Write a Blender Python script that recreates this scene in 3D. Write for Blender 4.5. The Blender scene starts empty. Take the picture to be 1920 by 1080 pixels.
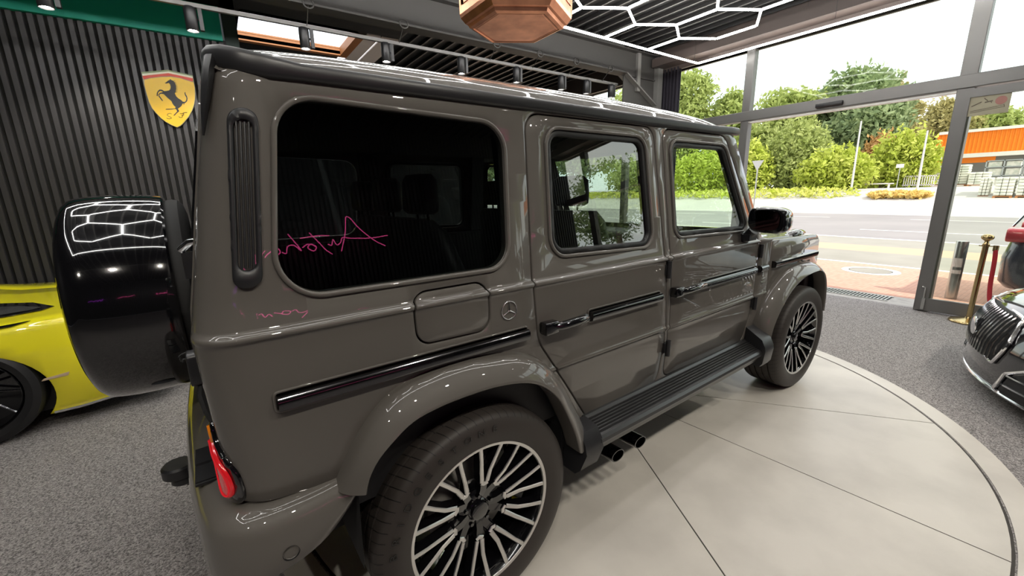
import bpy, bmesh, math, random
import numpy as np
from mathutils import Vector, Matrix
from mathutils.geometry import delaunay_2d_cdt
PI = math.pi
sc = bpy.context.scene
col = sc.collection
random.seed(7)

# ------------------------------------------------------------------ camera, sky, sun, exposure
cam = bpy.data.cameras.new('camera'); co = bpy.data.objects.new('camera', cam); col.objects.link(co)
cr = Vector((0.819139, -0.573127, -0.023164)); cu = Vector((0.147343, 0.171217, 0.974154)); cf = Vector((0.554348, 0.80138, -0.224696))
co.matrix_world = Matrix(((cr.x, cu.x, -cf.x, -0.591), (cr.y, cu.y, -cf.y, -2.0526), (cr.z, cu.z, -cf.z, 1.532), (0, 0, 0, 1)))
cam.sensor_width = 36; cam.lens = 771.8 / 1920 * 36; cam.clip_start = .02; cam.clip_end = 1000
sc.camera = co
sc.view_settings.view_transform = 'Standard'; sc.view_settings.look = 'None'
sc.view_settings.exposure = 0.0; sc.view_settings.gamma = 1.0; sc.view_settings.use_curve_mapping = False

w = bpy.data.worlds.new('sky'); sc.world = w; w.use_nodes = True
nt = w.node_tree; nt.nodes.clear()
out = nt.nodes.new('ShaderNodeOutputWorld'); bg = nt.nodes.new('ShaderNodeBackground')
tc = nt.nodes.new('ShaderNodeTexCoord'); mp = nt.nodes.new('ShaderNodeMapping'); mp.inputs['Scale'].default_value = (1.2, 1.2, 4)
nz = nt.nodes.new('ShaderNodeTexNoise'); nz.inputs['Scale'].default_value = 2.2; nz.inputs['Detail'].default_value = 4
rp = nt.nodes.new('ShaderNodeValToRGB'); rp.color_ramp.elements[0].position = .36; rp.color_ramp.elements[0].color = (.80, .88, .97, 1)
rp.color_ramp.elements[1].position = .60; rp.color_ramp.elements[1].color = (1, 1, 1, 1)
nt.links.new(tc.outputs['Generated'], mp.inputs[0]); nt.links.new(mp.outputs[0], nz.inputs['Vector'])
nt.links.new(nz.outputs['Fac'], rp.inputs[0]); nt.links.new(rp.outputs[0], bg.inputs[0]); nt.links.new(bg.outputs[0], out.inputs[0])
bg.inputs[1].default_value = 2.1
sun = bpy.data.lights.new('sun', 'SUN'); sun.energy = 4.2; sun.angle = .02; sun.color = (1, .95, .84)
so = bpy.data.objects.new('sun', sun); col.objects.link(so); so.rotation_euler = Vector((-.12, -.74, .72)).to_track_quat('Z', 'Y').to_euler()
TUBE = 30.0      # strength of the white light tubes
SPOT = 60.0      # watts of each track spotlight

# ------------------------------------------------------------------ materials
def mat(name, c, rough=.5, metal=0., coat=0., coat_r=.03, spec=.5, emit=None, es=0., bump=None, noise=None, sheen=0):
    m = bpy.data.materials.new(name); m.use_nodes = True
    n = m.node_tree; b = n.nodes['Principled BSDF']
    b.inputs['Base Color'].default_value = (*c, 1); b.inputs['Roughness'].default_value = rough
    b.inputs['Metallic'].default_value = metal; b.inputs['Coat Weight'].default_value = coat
    b.inputs['Coat Roughness'].default_value = coat_r; b.inputs['Specular IOR Level'].default_value = spec
    if emit: b.inputs['Emission Color'].default_value = (*emit, 1); b.inputs['Emission Strength'].default_value = es
    if noise:   # (scale, other colour, low, high)
        t = n.nodes.new('ShaderNodeTexCoord'); z = n.nodes.new('ShaderNodeTexNoise'); z.inputs['Scale'].default_value = noise[0]
        z.inputs['Detail'].default_value = 6; r = n.nodes.new('ShaderNodeValToRGB')
        r.color_ramp.elements[0].position = noise[2]; r.color_ramp.elements[1].position = noise[3]
        r.color_ramp.elements[0].color = (*c, 1); r.color_ramp.elements[1].color = (*noise[1], 1)
        n.links.new(t.outputs['Object'], z.inputs['Vector']); n.links.new(z.outputs['Fac'], r.inputs[0]); n.links.new(r.outputs[0], b.inputs['Base Color'])
    if bump:    # (scale, strength, distance)
        t = n.nodes.new('ShaderNodeTexCoord'); z = n.nodes.new('ShaderNodeTexNoise'); z.inputs['Scale'].default_value = bump[0]; z.inputs['Detail'].default_value = 5
        bp = n.nodes.new('ShaderNodeBump'); bp.inputs['Strength'].default_value = bump[1]; bp.inputs['Distance'].default_value = bump[2]
        n.links.new(t.outputs['Object'], z.inputs['Vector']); n.links.new(z.outputs['Fac'], bp.inputs['Height']); n.links.new(bp.outputs[0], b.inputs['Normal'])
    return m
def glass(name, tint, f0=.045, k=.8, rough=0.0):   # thin pane: tinted transmission plus mirror reflection that grows towards grazing (same from both sides)
    m = bpy.data.materials.new(name); m.use_nodes = True; n = m.node_tree; n.nodes.clear(); N = n.nodes.new
    o = N('ShaderNodeOutputMaterial'); mx = N('ShaderNodeMixShader'); ge = N('ShaderNodeNewGeometry'); dt = N('ShaderNodeVectorMath'); dt.operation = 'DOT_PRODUCT'
    ab = N('ShaderNodeMath'); ab.operation = 'ABSOLUTE'; om = N('ShaderNodeMath'); om.operation = 'SUBTRACT'; om.inputs[0].default_value = 1
    pw = N('ShaderNodeMath'); pw.operation = 'POWER'; pw.inputs[1].default_value = 5; ma = N('ShaderNodeMath'); ma.operation = 'MULTIPLY_ADD'; ma.inputs[1].default_value = (1 - f0) * k; ma.inputs[2].default_value = f0
    n.links.new(ge.outputs['Normal'], dt.inputs[0]); n.links.new(ge.outputs['Incoming'], dt.inputs[1]); n.links.new(dt.outputs['Value'], ab.inputs[0]); n.links.new(ab.outputs[0], om.inputs[1]); n.links.new(om.outputs[0], pw.inputs[0]); n.links.new(pw.outputs[0], ma.inputs[0])
    t = N('ShaderNodeBsdfTransparent'); t.inputs[0].default_value = (*tint, 1); g = N('ShaderNodeBsdfGlossy'); g.inputs['Roughness'].default_value = rough
    n.links.new(ma.outputs[0], mx.inputs[0]); n.links.new(t.outputs[0], mx.inputs[1]); n.links.new(g.outputs[0], mx.inputs[2]); n.links.new(mx.outputs[0], o.inputs[0])
    return m
def emis(name, c, s):
    m = bpy.data.materials.new(name); m.use_nodes = True; n = m.node_tree; n.nodes.clear()
    o = n.nodes.new('ShaderNodeOutputMaterial'); e = n.nodes.new('ShaderNodeEmission'); e.inputs[0].default_value = (*c, 1); e.inputs[1].default_value = s
    n.links.new(e.outputs[0], o.inputs[0]); return m

PAINT = mat('grey_paint', (.106, .097, .087), .5, 0, 1, .012, .2)
BLACKG = mat('black_gloss', (.004, .004, .005), .08, 0, 1, .01)
BLACKS = mat('black_satin', (.018, .018, .020), .36)
BLACKM = mat('black_matte', (.010, .010, .011), .7)
RUBBER = mat('seal_rubber', (.012, .012, .013), .45)
CHROME = mat('chrome', (.75, .75, .76), .12, 1)
DCHROME = mat('dark_chrome', (.06, .06, .065), .14, 1, 1)
BOARD = mat('ribbed_aluminium', (.09, .09, .092), .30, .8)
SILVER = mat('machined_aluminium', (.62, .61, .60), .28, 1)
GLASSQ = glass('privacy_glass', (.30, .33, .33), .035)
GLASSR = glass('rear_door_glass', (.46, .51, .48), .20)
GLASSF = glass('front_glass', (.88, .96, .91), .035)
PANE = glass('showroom_glass', (.95, .975, .93), .008, .35)
LEATHER = mat('black_leather', (.016, .016, .017), .5)
LINER = mat('headliner', (.012, .012, .013), .9)
YELLOW = mat('yellow_paint', (.92, .82, .012), .4, 0, 1, .02)
STEEL = mat('frame_metal', (.17, .165, .158), .38, .3)
DARKSTEEL = mat('beam_grey', (.055, .052, .049), .6)
SLAT = mat('slat_charcoal', (.046, .044, .046), .36)
GAP = mat('slat_gap', (.006, .006, .006), .9)
GREEN = mat('green_band', (.010, .36, .26), .5)
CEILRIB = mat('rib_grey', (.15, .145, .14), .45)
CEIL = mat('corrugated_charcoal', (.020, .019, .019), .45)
TUBEM = emis('white_tube', (1, .985, .95), TUBE)
LENS = emis('spot_lens', (1, .96, .88), 45)
PINK = emis('pink_neon', (1, .10, .35), 10)
PURPLE = emis('purple_neon', (.62, .06, 1), 6)
COPPER = mat('copper', (.78, .37, .22), .34, 1, noise=(6, (.45, .19, .11), .35, .75))
WOODT = mat('stained_wood', (.42, .17, .06), .5)
WHITEP = mat('white_board', (.72, .66, .64), .6)
BRASS = mat('brass', (.52, .40, .20), .22, 1)
INOX = mat('brushed_steel', (.50, .50, .48), .3, 1)
ROPE = mat('red_velvet', (.33, .012, .02), .8)
RED = mat('red_lens', (.50, .006, .010), .12, 0, 1, emit=(1, .02, .03), es=.16)
AMBER = mat('amber_lens', (.75, .22, .01), .15, 0, 1)
CURT = mat('dark_curtain', (.020, .017, .026), .85)

# ------------------------------------------------------------------ mesh helpers
def link(name, verts, faces, m, parent=None, smooth=False, ang=40):
    me = bpy.data.meshes.new(name); me.from_pydata([tuple(v) for v in verts], [], faces); me.update()
    bm = bmesh.new(); bm.from_mesh(me); bmesh.ops.remove_doubles(bm, verts=bm.verts, dist=1e-6)
    bmesh.ops.recalc_face_normals(bm, faces=bm.faces); bm.to_mesh(me); bm.free()
    ms = m if isinstance(m, (list, tuple)) else [m]
    for x in ms: me.materials.append(x)
    if smooth:
        me.shade_smooth(); me.set_sharp_from_angle(angle=math.radians(ang))
    o = bpy.data.objects.new(name, me); col.objects.link(o)
    if parent: o.parent = parent
    return o
class MB:
    def __init__(s): s.v = []; s.f = []
    def add(s, v, f):
        k = len(s.v); s.v += [tuple(x) for x in v]; s.f += [[i + k for i in q] for q in f]; return s
    def box(s, a, b, M=None):
        x0, y0, z0 = a; x1, y1, z1 = b
        v = [(x0,y0,z0),(x1,y0,z0),(x1,y1,z0),(x0,y1,z0),(x0,y0,z1),(x1,y0,z1),(x1,y1,z1),(x0,y1,z1)]
        if M: v = [M @ Vector(p) for p in v]
        return s.add(v, [(0,3,2,1),(4,5,6,7),(0,1,5,4),(1,2,6,5),(2,3,7,6),(3,0,4,7)])
    def rbox(s, a, b, r, n=4, axis=2):   # box with rounded edges round one axis and small chamfers on the caps
        c = [(a[i] + b[i]) / 2 for i in range(3)]; h = [abs(b[i] - a[i]) / 2 for i in range(3)]
        i, j = [(1, 2), (2, 0), (0, 1)][axis]; k = axis
        def ring(shr, kk):
            o = []
            for q, (sx, sy) in enumerate(((1, 1), (-1, 1), (-1, -1), (1, -1))):
                for t in range(n + 1):
                    an = (q + t / n) * PI / 2
                    p = [0, 0, 0]; p[i] = c[i] + sx * (h[i] - r) + math.cos(an) * (r - shr); p[j] = c[j] + sy * (h[j] - r) + math.sin(an) * (r - shr); p[k] = kk; o.append(tuple(p))
            return o
        cc = min(r * .35, h[k] * .5)
        rs = [ring(cc, c[k] - h[k]), ring(cc * .3, c[k] - h[k] + cc * .3), ring(0, c[k] - h[k] + cc), ring(0, c[k] + h[k] - cc), ring(cc * .3, c[k] + h[k] - cc * .3), ring(cc, c[k] + h[k])]
        return s.rings(rs, True)
    def rings(s, rs, caps=False, closed=True):
        n = len(rs[0]); v = [p for r in rs for p in r]; f = []
        for a in range(len(rs) - 1):
            for t in range(n if closed else n - 1):
                f.append((a*n+t, a*n+(t+1) % n, (a+1)*n+(t+1) % n, (a+1)*n+t))
        if caps: f.append(tuple(range(n))[::-1]); f.append(tuple(range((len(rs)-1)*n, len(rs)*n)))
        return s.add(v, f)
    def tube(s, path, r, n=10, closed=False, caps=True):
        P = [Vector(p) for p in path]; N = len(P); rs = []; up = None
        for k in range(N):
            a = P[(k-1) % N] if closed or k > 0 else P[k]; b = P[(k+1) % N] if closed or k < N-1 else P[k]
            t = (b - a).normalized()
            if up is None:
                up = t.orthogonal().normalized()
            up = (up - t * up.dot(t)).normalized(); sd = t.cross(up)
            rr = r[k] if isinstance(r, (list, tuple)) else r
            rs.append([P[k] + up * math.cos(2*PI*i/n) * rr + sd * math.sin(2*PI*i/n) * rr for i in range(n)])
        if closed: rs.append(rs[0])
        return s.rings(rs, caps and not closed)
    def lathe(s, prof, c=(0, 0, 0), axis=2, n=48, close=False, a0=0, a1=2*PI):
        full = abs(a1 - a0 - 2*PI) < 1e-6; rs = []
        for k in range(n + 1):
            a = a0 + (a1 - a0) * k / n; r_ = []
            for (r, h) in prof:
                p = [0, 0, 0]; i, j = [(1, 2), (2, 0), (0, 1)][axis]
                p[i] = c[i] + r * math.cos(a); p[j] = c[j] + r * math.sin(a); p[axis] = c[axis] + h; r_.append(tuple(p))
            rs.append(r_)
        return s.rings(rs, False, close)
    def prism(s, poly, M, d):    # poly of (a,b) in the local xy plane of M, extruded d along local z
        n = len(poly); v = [M @ Vector((a, b, 0)) for a, b in poly] + [M @ Vector((a, b, d)) for a, b in poly]
        return s.add(v, [tuple(range(n))[::-1], tuple(range(n, 2*n))] + [(i, (i+1) % n, n+(i+1) % n, n+i) for i in range(n)])
    def out(s, name, m, parent=None, smooth=False, ang=40): return link(name, s.v, s.f, m, parent, smooth, ang)
def tag(o, label=None, cat=None, group=None, kind=None):
    if label: o['label'] = label
    if cat: o['category'] = cat
    if group: o['group'] = group
    if kind: o['kind'] = kind
    return o
def thing(name, label, cat, loc=(0, 0, 0), rz=0, group=None):
    o = bpy.data.objects.new(name, None); col.objects.link(o); o.location = loc; o.rotation_euler = (0, 0, rz); o.empty_display_size = .1
    return tag(o, label, cat, group)
def copy_tree(o, parent=None):
    c = o.copy(); col.objects.link(c); c.parent = parent
    for ch in [x for x in bpy.data.objects if x.parent == o]: copy_tree(ch, c)
    return c
def struct(o): o['kind'] = 'structure'; return o
def roundpoly(pts, n=7):         # pts (x, y, r)
    o = []; N = len(pts)
    for k in range(N):
        x, y, r = pts[k]; p = Vector((x, y)); a = (Vector(pts[k-1][:2]) - p); b = (Vector(pts[(k+1) % N][:2]) - p)
        if r <= 0: o.append((x, y)); continue
        la, lb = a.length, b.length; a.normalize(); b.normalize(); th = math.acos(max(-1, min(1, a.dot(b)))) / 2
        t = min(r / math.tan(th), la * .49, lb * .49); r = t * math.tan(th); cc = p + (a + b).normalized() * (r / math.sin(th))
        A = p + a * t; B = p + b * t; va = A - cc; vb = B - cc; an = va.angle_signed(vb)
        for q in range(n + 1):
            d = va.copy(); d.rotate(Matrix.Rotation(-an * q / n, 2)); o.append(tuple(cc + d))
    return o
def densify(poly, step):
    o = []
    for k in range(len(poly)):
        a = Vector(poly[k]); b = Vector(poly[(k+1) % len(poly)]); m = max(1, int((b - a).length / step))
        for q in range(m): o.append(tuple(a.lerp(b, q / m)))
    return o
def offset(poly, d):             # + outward
    P = [Vector(p) for p in poly]; N = len(P); ar = sum(P[i-1].x * P[i].y - P[i].x * P[i-1].y for i in range(N)); sg = 1 if ar > 0 else -1; o = []
    for i in range(N):
        t = (P[(i+1) % N] - P[i-1]).normalized(); o.append(tuple(P[i] + Vector((t.y, -t.x)) * d * sg))
    return o
def inside(p, poly):
    x, y = p; c = False; j = len(poly) - 1
    for i in range(len(poly)):
        if (poly[i][1] > y) != (poly[j][1] > y) and x < (poly[j][0]-poly[i][0])*(y-poly[i][1])/(poly[j][1]-poly[i][1]) + poly[i][0]: c = not c
        j = i
    return c
def panel(name, m, outline, holes, mapf, parent, depth=.02, r=.003, rows=(), cols=(), step=.03, sharp=50):
    polys = [densify(p, step) for p in [outline] + list(holes)]
    V = []; E = []
    def addp(p):
        k = len(V); V.extend(p); E.extend([(k+i, k+(i+1) % len(p)) for i in range(len(p))])
    for i, p in enumerate(polys):
        addp(p)
        if r > 0: addp(offset(p, -r if i == 0 else r))
    xs = [p[0] for p in polys[0]]; ys = [p[1] for p in polys[0]]; x0, x1, y0, y1 = min(xs)-.01, max(xs)+.01, min(ys)-.01, max(ys)+.01
    for z in rows:
        if y0 < z < y1: k = len(V); V += [(x0, z), (x1, z)]; E.append((k, k+1))
    for x in cols:
        if x0 < x < x1: k = len(V); V += [(x, y0), (x, y1)]; E.append((k, k+1))
    ov, oe, of = delaunay_2d_cdt([Vector(v) for v in V], E, [], 0, 1e-6)[:3]
    fs = []
    for f in of:
        c = sum((ov[i] for i in f), Vector((0, 0))) / len(f)
        if inside(c, polys[0]) and not any(inside(c, h) for h in polys[1:]): fs.append(tuple(f))
    used = sorted({i for f in fs for i in f}); idx = {i: k for k, i in enumerate(used)}
    cnt = {}
    for f in fs:
        for a, b in zip(f, f[1:] + f[:1]): cnt[(min(a, b), max(a, b))] = cnt.get((min(a, b), max(a, b)), 0) + 1
    bd = [e for e, c in cnt.items() if c == 1]; bset = {i for e in bd for i in e}
    verts = [mapf(ov[i][0], ov[i][1], r if i in bset else 0) for i in used]; faces = [tuple(idx[i] for i in f) for f in fs]
    k = len(verts); bl = sorted(bset); bi = {i: k + q for q, i in enumerate(bl)}
    verts += [mapf(ov[i][0], ov[i][1], depth) for i in bl]
    faces += [(idx[a], idx[b], bi[b], bi[a]) for a, b in bd]
    return link(name, verts, faces, m, parent, True, sharp)
def smoothpath(pts, n):
    P = [np.array(p, float) for p in pts]; d = [0]
    for a, b in zip(P, P[1:]): d.append(d[-1] + np.linalg.norm(b - a) + 1e-9)
    P = [2*P[0]-P[1]] + P + [2*P[-1]-P[-2]]; o = []
    for q in range(n):
        s = d[-1] * q / (n - 1); k = min(max(i for i in range(len(d)) if d[i] <= s + 1e-12), len(d) - 2); t = (s - d[k]) / (d[k+1] - d[k])
        a, b, c, e = P[k], P[k+1], P[k+2], P[k+3]
        o.append(.5 * ((2*b) + (-a+c)*t + (2*a-5*b+4*c-e)*t*t + (-a+3*b-3*c+e)*t**3))
    return o
def text_mb(txt, size, font_obj_cache={}):   # list of (polygons2d verts, faces, advance) as one flat mesh in xy
    cu_ = bpy.data.curves.new('lettering', 'FONT'); cu_.body = txt; cu_.size = size; cu_.align_x = 'CENTER'; cu_.align_y = 'CENTER'
    o = bpy.data.objects.new('lettering', cu_); me = o.to_mesh()
    v = [tuple(p.co) for p in me.vertices]; f = [tuple(p.vertices) for p in me.polygons]; o.to_mesh_clear(); bpy.data.objects.remove(o); bpy.data.curves.remove(cu_)
    return v, f

# ------------------------------------------------------------------ frame of the turntable and the grey vehicle
RZ = math.radians(1.866)
def c2r(x, y): return (x * math.cos(RZ) - y * math.sin(RZ), x * math.sin(RZ) + y * math.cos(RZ))
# ================================================================== room (x towards the street glazing, y towards the slatted wall)
XW, YL, YR, XB, ZC = 6.40, 4.30, -6.3, -6.0, 3.92
def carpet_mat():
    m = mat('speckled_carpet', (.115, .108, .108), .95); n = m.node_tree; b = n.nodes['Principled BSDF']
    t = n.nodes.new('ShaderNodeTexCoord'); z = n.nodes.new('ShaderNodeTexNoise'); z.inputs['Scale'].default_value = 130; z.inputs['Detail'].default_value = 3; z.inputs['Roughness'].default_value = .8
    r = n.nodes.new('ShaderNodeValToRGB'); r.color_ramp.elements[0].position = .36; r.color_ramp.elements[0].color = (.038, .035, .037, 1); r.color_ramp.elements[1].position = .66; r.color_ramp.elements[1].color = (.50, .465, .45, 1)
    n.links.new(t.outputs['Object'], z.inputs['Vector']); n.links.new(z.outputs['Fac'], r.inputs[0]); n.links.new(r.outputs[0], b.inputs['Base Color'])
    bp = n.nodes.new('ShaderNodeBump'); bp.inputs['Strength'].default_value = .7; bp.inputs['Distance'].default_value = .006; n.links.new(z.outputs['Fac'], bp.inputs['Height']); n.links.new(bp.outputs[0], b.inputs['Normal'])
    return m
struct(MB().box((XB, YR, -.12), (XW + .05, 10.5, -.004)).out('floor', carpet_mat()))
# turntable: disc with radial joints, dark gap, outer ring
CONC = mat('pale_concrete', (.62, .585, .53), .34, bump=(14, .08, .01), noise=(2.6, (.51, .48, .435), .40, .72), spec=.35)
tcx, tcy = c2r(1.71, .08); rt = 2.22
tt = thing('turntable', 'large round pale concrete turntable flush in the carpet under the grey vehicle', 'turntable', (tcx, tcy, 0))
for k in range(11):
    a0 = math.radians(-120.3 + 1.866 + 360/11*k); a1 = a0 + math.radians(360/11); e = .0035; v = []; n = 14
    v = [(0.01*math.cos((a0+a1)/2), .01*math.sin((a0+a1)/2), 0)]
    for q in range(n + 1):
        de = e / (rt - .01); a = a0 + de + (a1 - a0 - 2*de) * q / n; v.append(((rt - .012)*math.cos(a), (rt - .012)*math.sin(a), 0))
    v += [(x, y, -.03) for x, y, z in v]; N = n + 2
    MB().add(v, [tuple(range(N)), tuple(range(N, 2*N))[::-1]] + [(i, (i+1) % N, N + (i+1) % N, N + i) for i in range(N)]).out('floor_plate', CONC, tt)
MB().lathe([(rt - .013, -.006), (rt + .006, -.006)], (0, 0, 0), 2, 160).out('dark_joint', BLACKM, tt)
MB().lathe([(0, -.003), (rt, -.003)], (0, 0, 0), 2, 90).out('joint_bed', mat('joint_dirt', (.05, .045, .04), .9), tt)
MB().lathe([(rt + .006, -.02), (rt + .006, -.0005), (rt + .125, -.0005), (rt + .13, -.02)], (0, 0, 0), 2, 160).out('outer_ring', CONC, tt)
# slatted walls
def slatwall(name, along, fixed, a0, a1, z0, z1, sgn, pitch=.070):
    b = MB(); P = []; x = a0
    while x < a1:
        P += [(x, 0.0), (x + .024, 0.0), (x + .027, .020), (x + pitch - .003, .020)]; x += pitch
    P.append((a1, 0.0))
    v = []
    for z in (z0, z1):
        for a, d in P: v.append((a, fixed + sgn*d, z) if along == 'x' else (fixed + sgn*d, a, z))
    n = len(P); f = [(i, i+1, n+i+1, n+i) for i in range(n-1)]
    o = link(name, v, f, [SLAT, GAP])
    for p in o.data.polygons:
        k = p.index
    for p in o.data.polygons:
        c = p.center; d = abs((c.y if along == 'x' else c.x) - fixed)
        p.material_index = 1 if d < .004 else 0
    return struct(o)
slatwall('wall_left', 'x', YL, XB, -.27, 0, 3.34, -1)
slatwall('wall_right', 'x', YR, XB, XW, 0, ZC + .11, 1)
slatwall('wall_rear', 'y', XB, YR, YL, 0, ZC + .11, 1)
struct(MB().box((XB, YL - .055, 3.345), (-.265, YL + .10, 3.70)).out('trim_1', GREEN))
struct(MB().box((XB, YL, 3.70), (-.10, YL + .15, ZC)).out('trim_2', BLACKM))
struct(MB().box((XB, YL + .02, 0), (-.27, YL + .15, 3.70)).box((-.265, YL - .02, 0), (-.235, YL + .15, 3.36)).out('wall_left_backing', BLACKM))
struct(MB().box((-.24, YL, 0), (-.10, 10.4, ZC)).out('wall_passage', mat('dark_green_wall', (.018, .035, .030), .6)))
struct(MB().box((-.12, 10.3, 0), (XW, 10.45, ZC)).out('wall_back', mat('charcoal_wall', (.03, .03, .032), .7)))
# corrugated ceiling, ribs along y, with a skylight opening in the rear bay
SKX0, SKX1, SKY0, SKY1 = .0, 1.50, 4.9, 5.98
def corrug(name, x0, x1, y0, y1, z):
    P = []; x = x0
    while x < x1 - .01:
        P += [(x, 0), (min(x + .028, x1), 0), (min(x + .031, x1), .05), (min(x + .200, x1), .05), (min(x + .203, x1), 0)]; x += .203
    v = [(a, y, z + d) for y in (y0, y1) for a, d in P]; n = len(P)
    f = [(i, i+1, n+i+1, n+i) for i in range(n-1)]
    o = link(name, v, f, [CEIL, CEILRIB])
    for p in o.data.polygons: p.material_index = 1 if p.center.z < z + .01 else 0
    return struct(o)
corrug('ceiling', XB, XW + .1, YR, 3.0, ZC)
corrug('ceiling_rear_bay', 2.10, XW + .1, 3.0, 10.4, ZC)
struct(MB().box((XB - .1, YR - .1, ZC + .06), (XW + .1, 3.02, ZC + .12)).box((2.1, 3.0, ZC + .06), (XW + .1, 10.4, ZC + .12)).out('ceiling_roof', CEIL))
struct(MB().box((XB, 3.0, ZC), (SKX0, 10.4, ZC + .05)).box((SKX0, 3.0, ZC), (2.10, SKY0, ZC + .05)).box((SKX0, SKY1, ZC), (1.5, 10.4, ZC + .05)).out('ceiling_plain', CEIL))
struct(MB().box((1.62, SKY0 - .1, ZC - .02), (1.82, 10.4, ZC)).box((1.84, SKY0 - .1, ZC - .03), (2.10, 10.4, ZC - .005)).out('trim_3', WHITEP))
b = MB(); h = .11; b.box((SKX0 - .02, SKY1, ZC - .02), (SKX1 + .12, SKY1 + .1, ZC + h)).box((SKX1, SKY0, ZC - .02), (SKX1 + .12, SKY1, ZC + h)).box((SKX0 - .1, SKY0, ZC), (SKX0, SKY1, ZC + h)).box((SKX0, SKY0 - .1, ZC), (SKX1, SKY0, ZC + h))
sk = struct(b.out('window_9', WOODT))
MB().box((SKX0, SKY0, ZC + h - .03), (SKX1, SKY1, ZC + h - .02)).out('pane', glass('skylight_glass', (1, 1, 1), .01, .2), sk)
# girder between the bays
YB = 2.95
b = MB(); b.box((XB, YB + .09, 3.45), (5.32, YB + .105, ZC + .02)).box((XB, YB, 3.435), (5.32, YB + .20, 3.455)).box((XB, YB, 3.80), (6.15, YB + .2, 3.82)).box((5.32, YB + .09, 3.0), (6.15, YB + .105, 3.81)).box((5.32, YB + .06, 3.42), (6.15, YB + .14, 3.435))
struct(b.out('girder', DARKSTEEL))
b = MB(); 
M_ = Matrix.Translation((5.30, YB, 3.45)) @ Matrix.Rotation(math.radians(28), 4, 'Y'); b.box((0, 0, -.01), (1.0, .20, .01), M_)
b.box((6.13, YB, 0), (6.26, YB + .20, 3.82)).box((5.62, YB + .04, 3.2), (5.70, YB + .10, 3.8)); struct(b.out('girder_brace', mat('beam_light_grey', (.20, .195, .185), .5)))
struct(MB().box((-.1, 3.55, 3.78), (XW, 3.75, ZC)).out('trim_4', mat('brown_beam', (.045, .032, .028), .6)))
struct(MB().box((6.0, YR, 3.62), (6.45, 3.0, 3.75)).box((6.28, YR, 3.56), (6.50, 10.4, ZC + .05)).out('trim_5', mat('purlin_brown', (.085, .065, .058), .5)))
cl = thing('beam_clamp', 'steel clamps on the flange of the girder', 'clamp', (0, 0, 0)); bpy.data.objects.remove(cl)
clx = [.45, 1.45, 2.72, 3.45, 4.15, 4.9]
for k, x in enumerate(clx):
    o = MB().tube([(x + .05*math.cos(t), YB - .005 + .02*math.sin(t*2)*0, 3.445 + .045*math.sin(t)) for t in np.linspace(0, 2*PI, 15)[:-1]], .008, 6, True).tube([(x, YB + .02, 3.43), (x, YB + .10, 3.36), (x, YB + .18, 3.30)], .004, 5).out('beam_clamp', DARKSTEEL, None, True)
    tag(o, ('steel hook clamp on the girder above the skylight', 'steel hook clamp on the girder right of the skylight', 'steel hook clamp on the girder just right of the copper lantern', 'third girder clamp from its street end', 'second girder clamp from its street end', 'girder clamp nearest its street end')[k], 'clamp', 'rail clamps on the girder')
# street glazing
posts = [(-5.72, -5.58), (-3.35, -3.21), (-.98, -.84), (1.41, 1.53), (3.78, 3.90), (6.15, 6.27), (8.52, 8.64)]
for k, (y0, y1) in enumerate(posts): struct(MB().rbox((XW - .06, y0, 0), (XW + .06, y1, 3.60), .006, 2, 2).out('trim_%d' % (10 + k), STEEL))
struct(MB().rbox((XW - .08, YR, 2.54), (XW + .08, 10.3, 2.68), .008, 2, 1).out('trim_20', STEEL))
struct(MB().box((XW - .06, -.84, 2.505), (XW + .03, 1.41, 2.525)).out('trim_21', mat('white_track', (.75, .74, .70), .4)))
struct(MB().box((XW - .05, YR, 3.56), (XW + .05, 10.3, 3.62)).out('trim_22', STEEL))
ys_ = [YR] + [y for p in posts for y in p] + [10.3]
n = 1
for k in range(0, len(ys_), 2):
    y0, y1 = ys_[k], ys_[k+1]
    struct(MB().box((XW - .004, y0, 2.68), (XW + .004, y1, 3.56)).out('window_%d' % (n + 20), PANE)); n += 1
    if abs(y1 - 1.41) > .02 and abs(y1 + .98) > .02:
        struct(MB().box((XW - .004, y0, .12), (XW + .004, y1, 2.54)).out('window_%d' % (n + 40), PANE))
        struct(MB().box((XW - .04, y0, 0), (XW + .04, y1, .12)).out('trim_%d' % (30 + n), STEEL))
# glass door leaf to the right of the open passage
d = struct(MB().box((XW - .10, -3.2, 0.012), (XW - .055, -.86, .165)).box((XW - .10, -3.2, 2.43), (XW - .055, -.86, 2.52)).box((XW - .10, -.965, .165), (XW - .055, -.86, 2.43)).box((XW - .10, -3.2, .165), (XW - .055, -3.1, 2.43)).out('door_1', STEEL))
MB().box((XW - .08, -3.1, .165), (XW - .074, -.965, 2.43)).out('door_pane', PANE, d)
MB().tube([(XW - .11, -.93, .05), (XW - .125, -.93, .30), (XW - .115, -.90, .31)], .008, 6).box((XW - .125, -.945, .03), (XW - .10, -.915, .17)).out('door_bolt', INOX, d, True)
o = MB().rbox((XW - .13, .20, 2.565), (XW - .08, .50, 2.615), .01, 3, 1).out('door_sensor', BLACKS, None, True)
tag(o, 'slim black door sensor on the grey crossbar above the open entrance', 'sensor')
o = MB().box((XW - .088, -1.26, 2.235), (XW - .083, -.955, 2.435)).out('glass_sticker', mat('beige_sticker', (.40, .37, .26), .6)); tag(o, 'small beige rectangular notice stuck high on the glass door', 'sticker')
MB().lathe([(0, -.001), (.042, -.001)], (XW - .0895, -1.195, 2.365), 0, 28).out('red_disc', mat('faded_red', (.42, .20, .17), .7), o)
b = MB()
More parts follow.
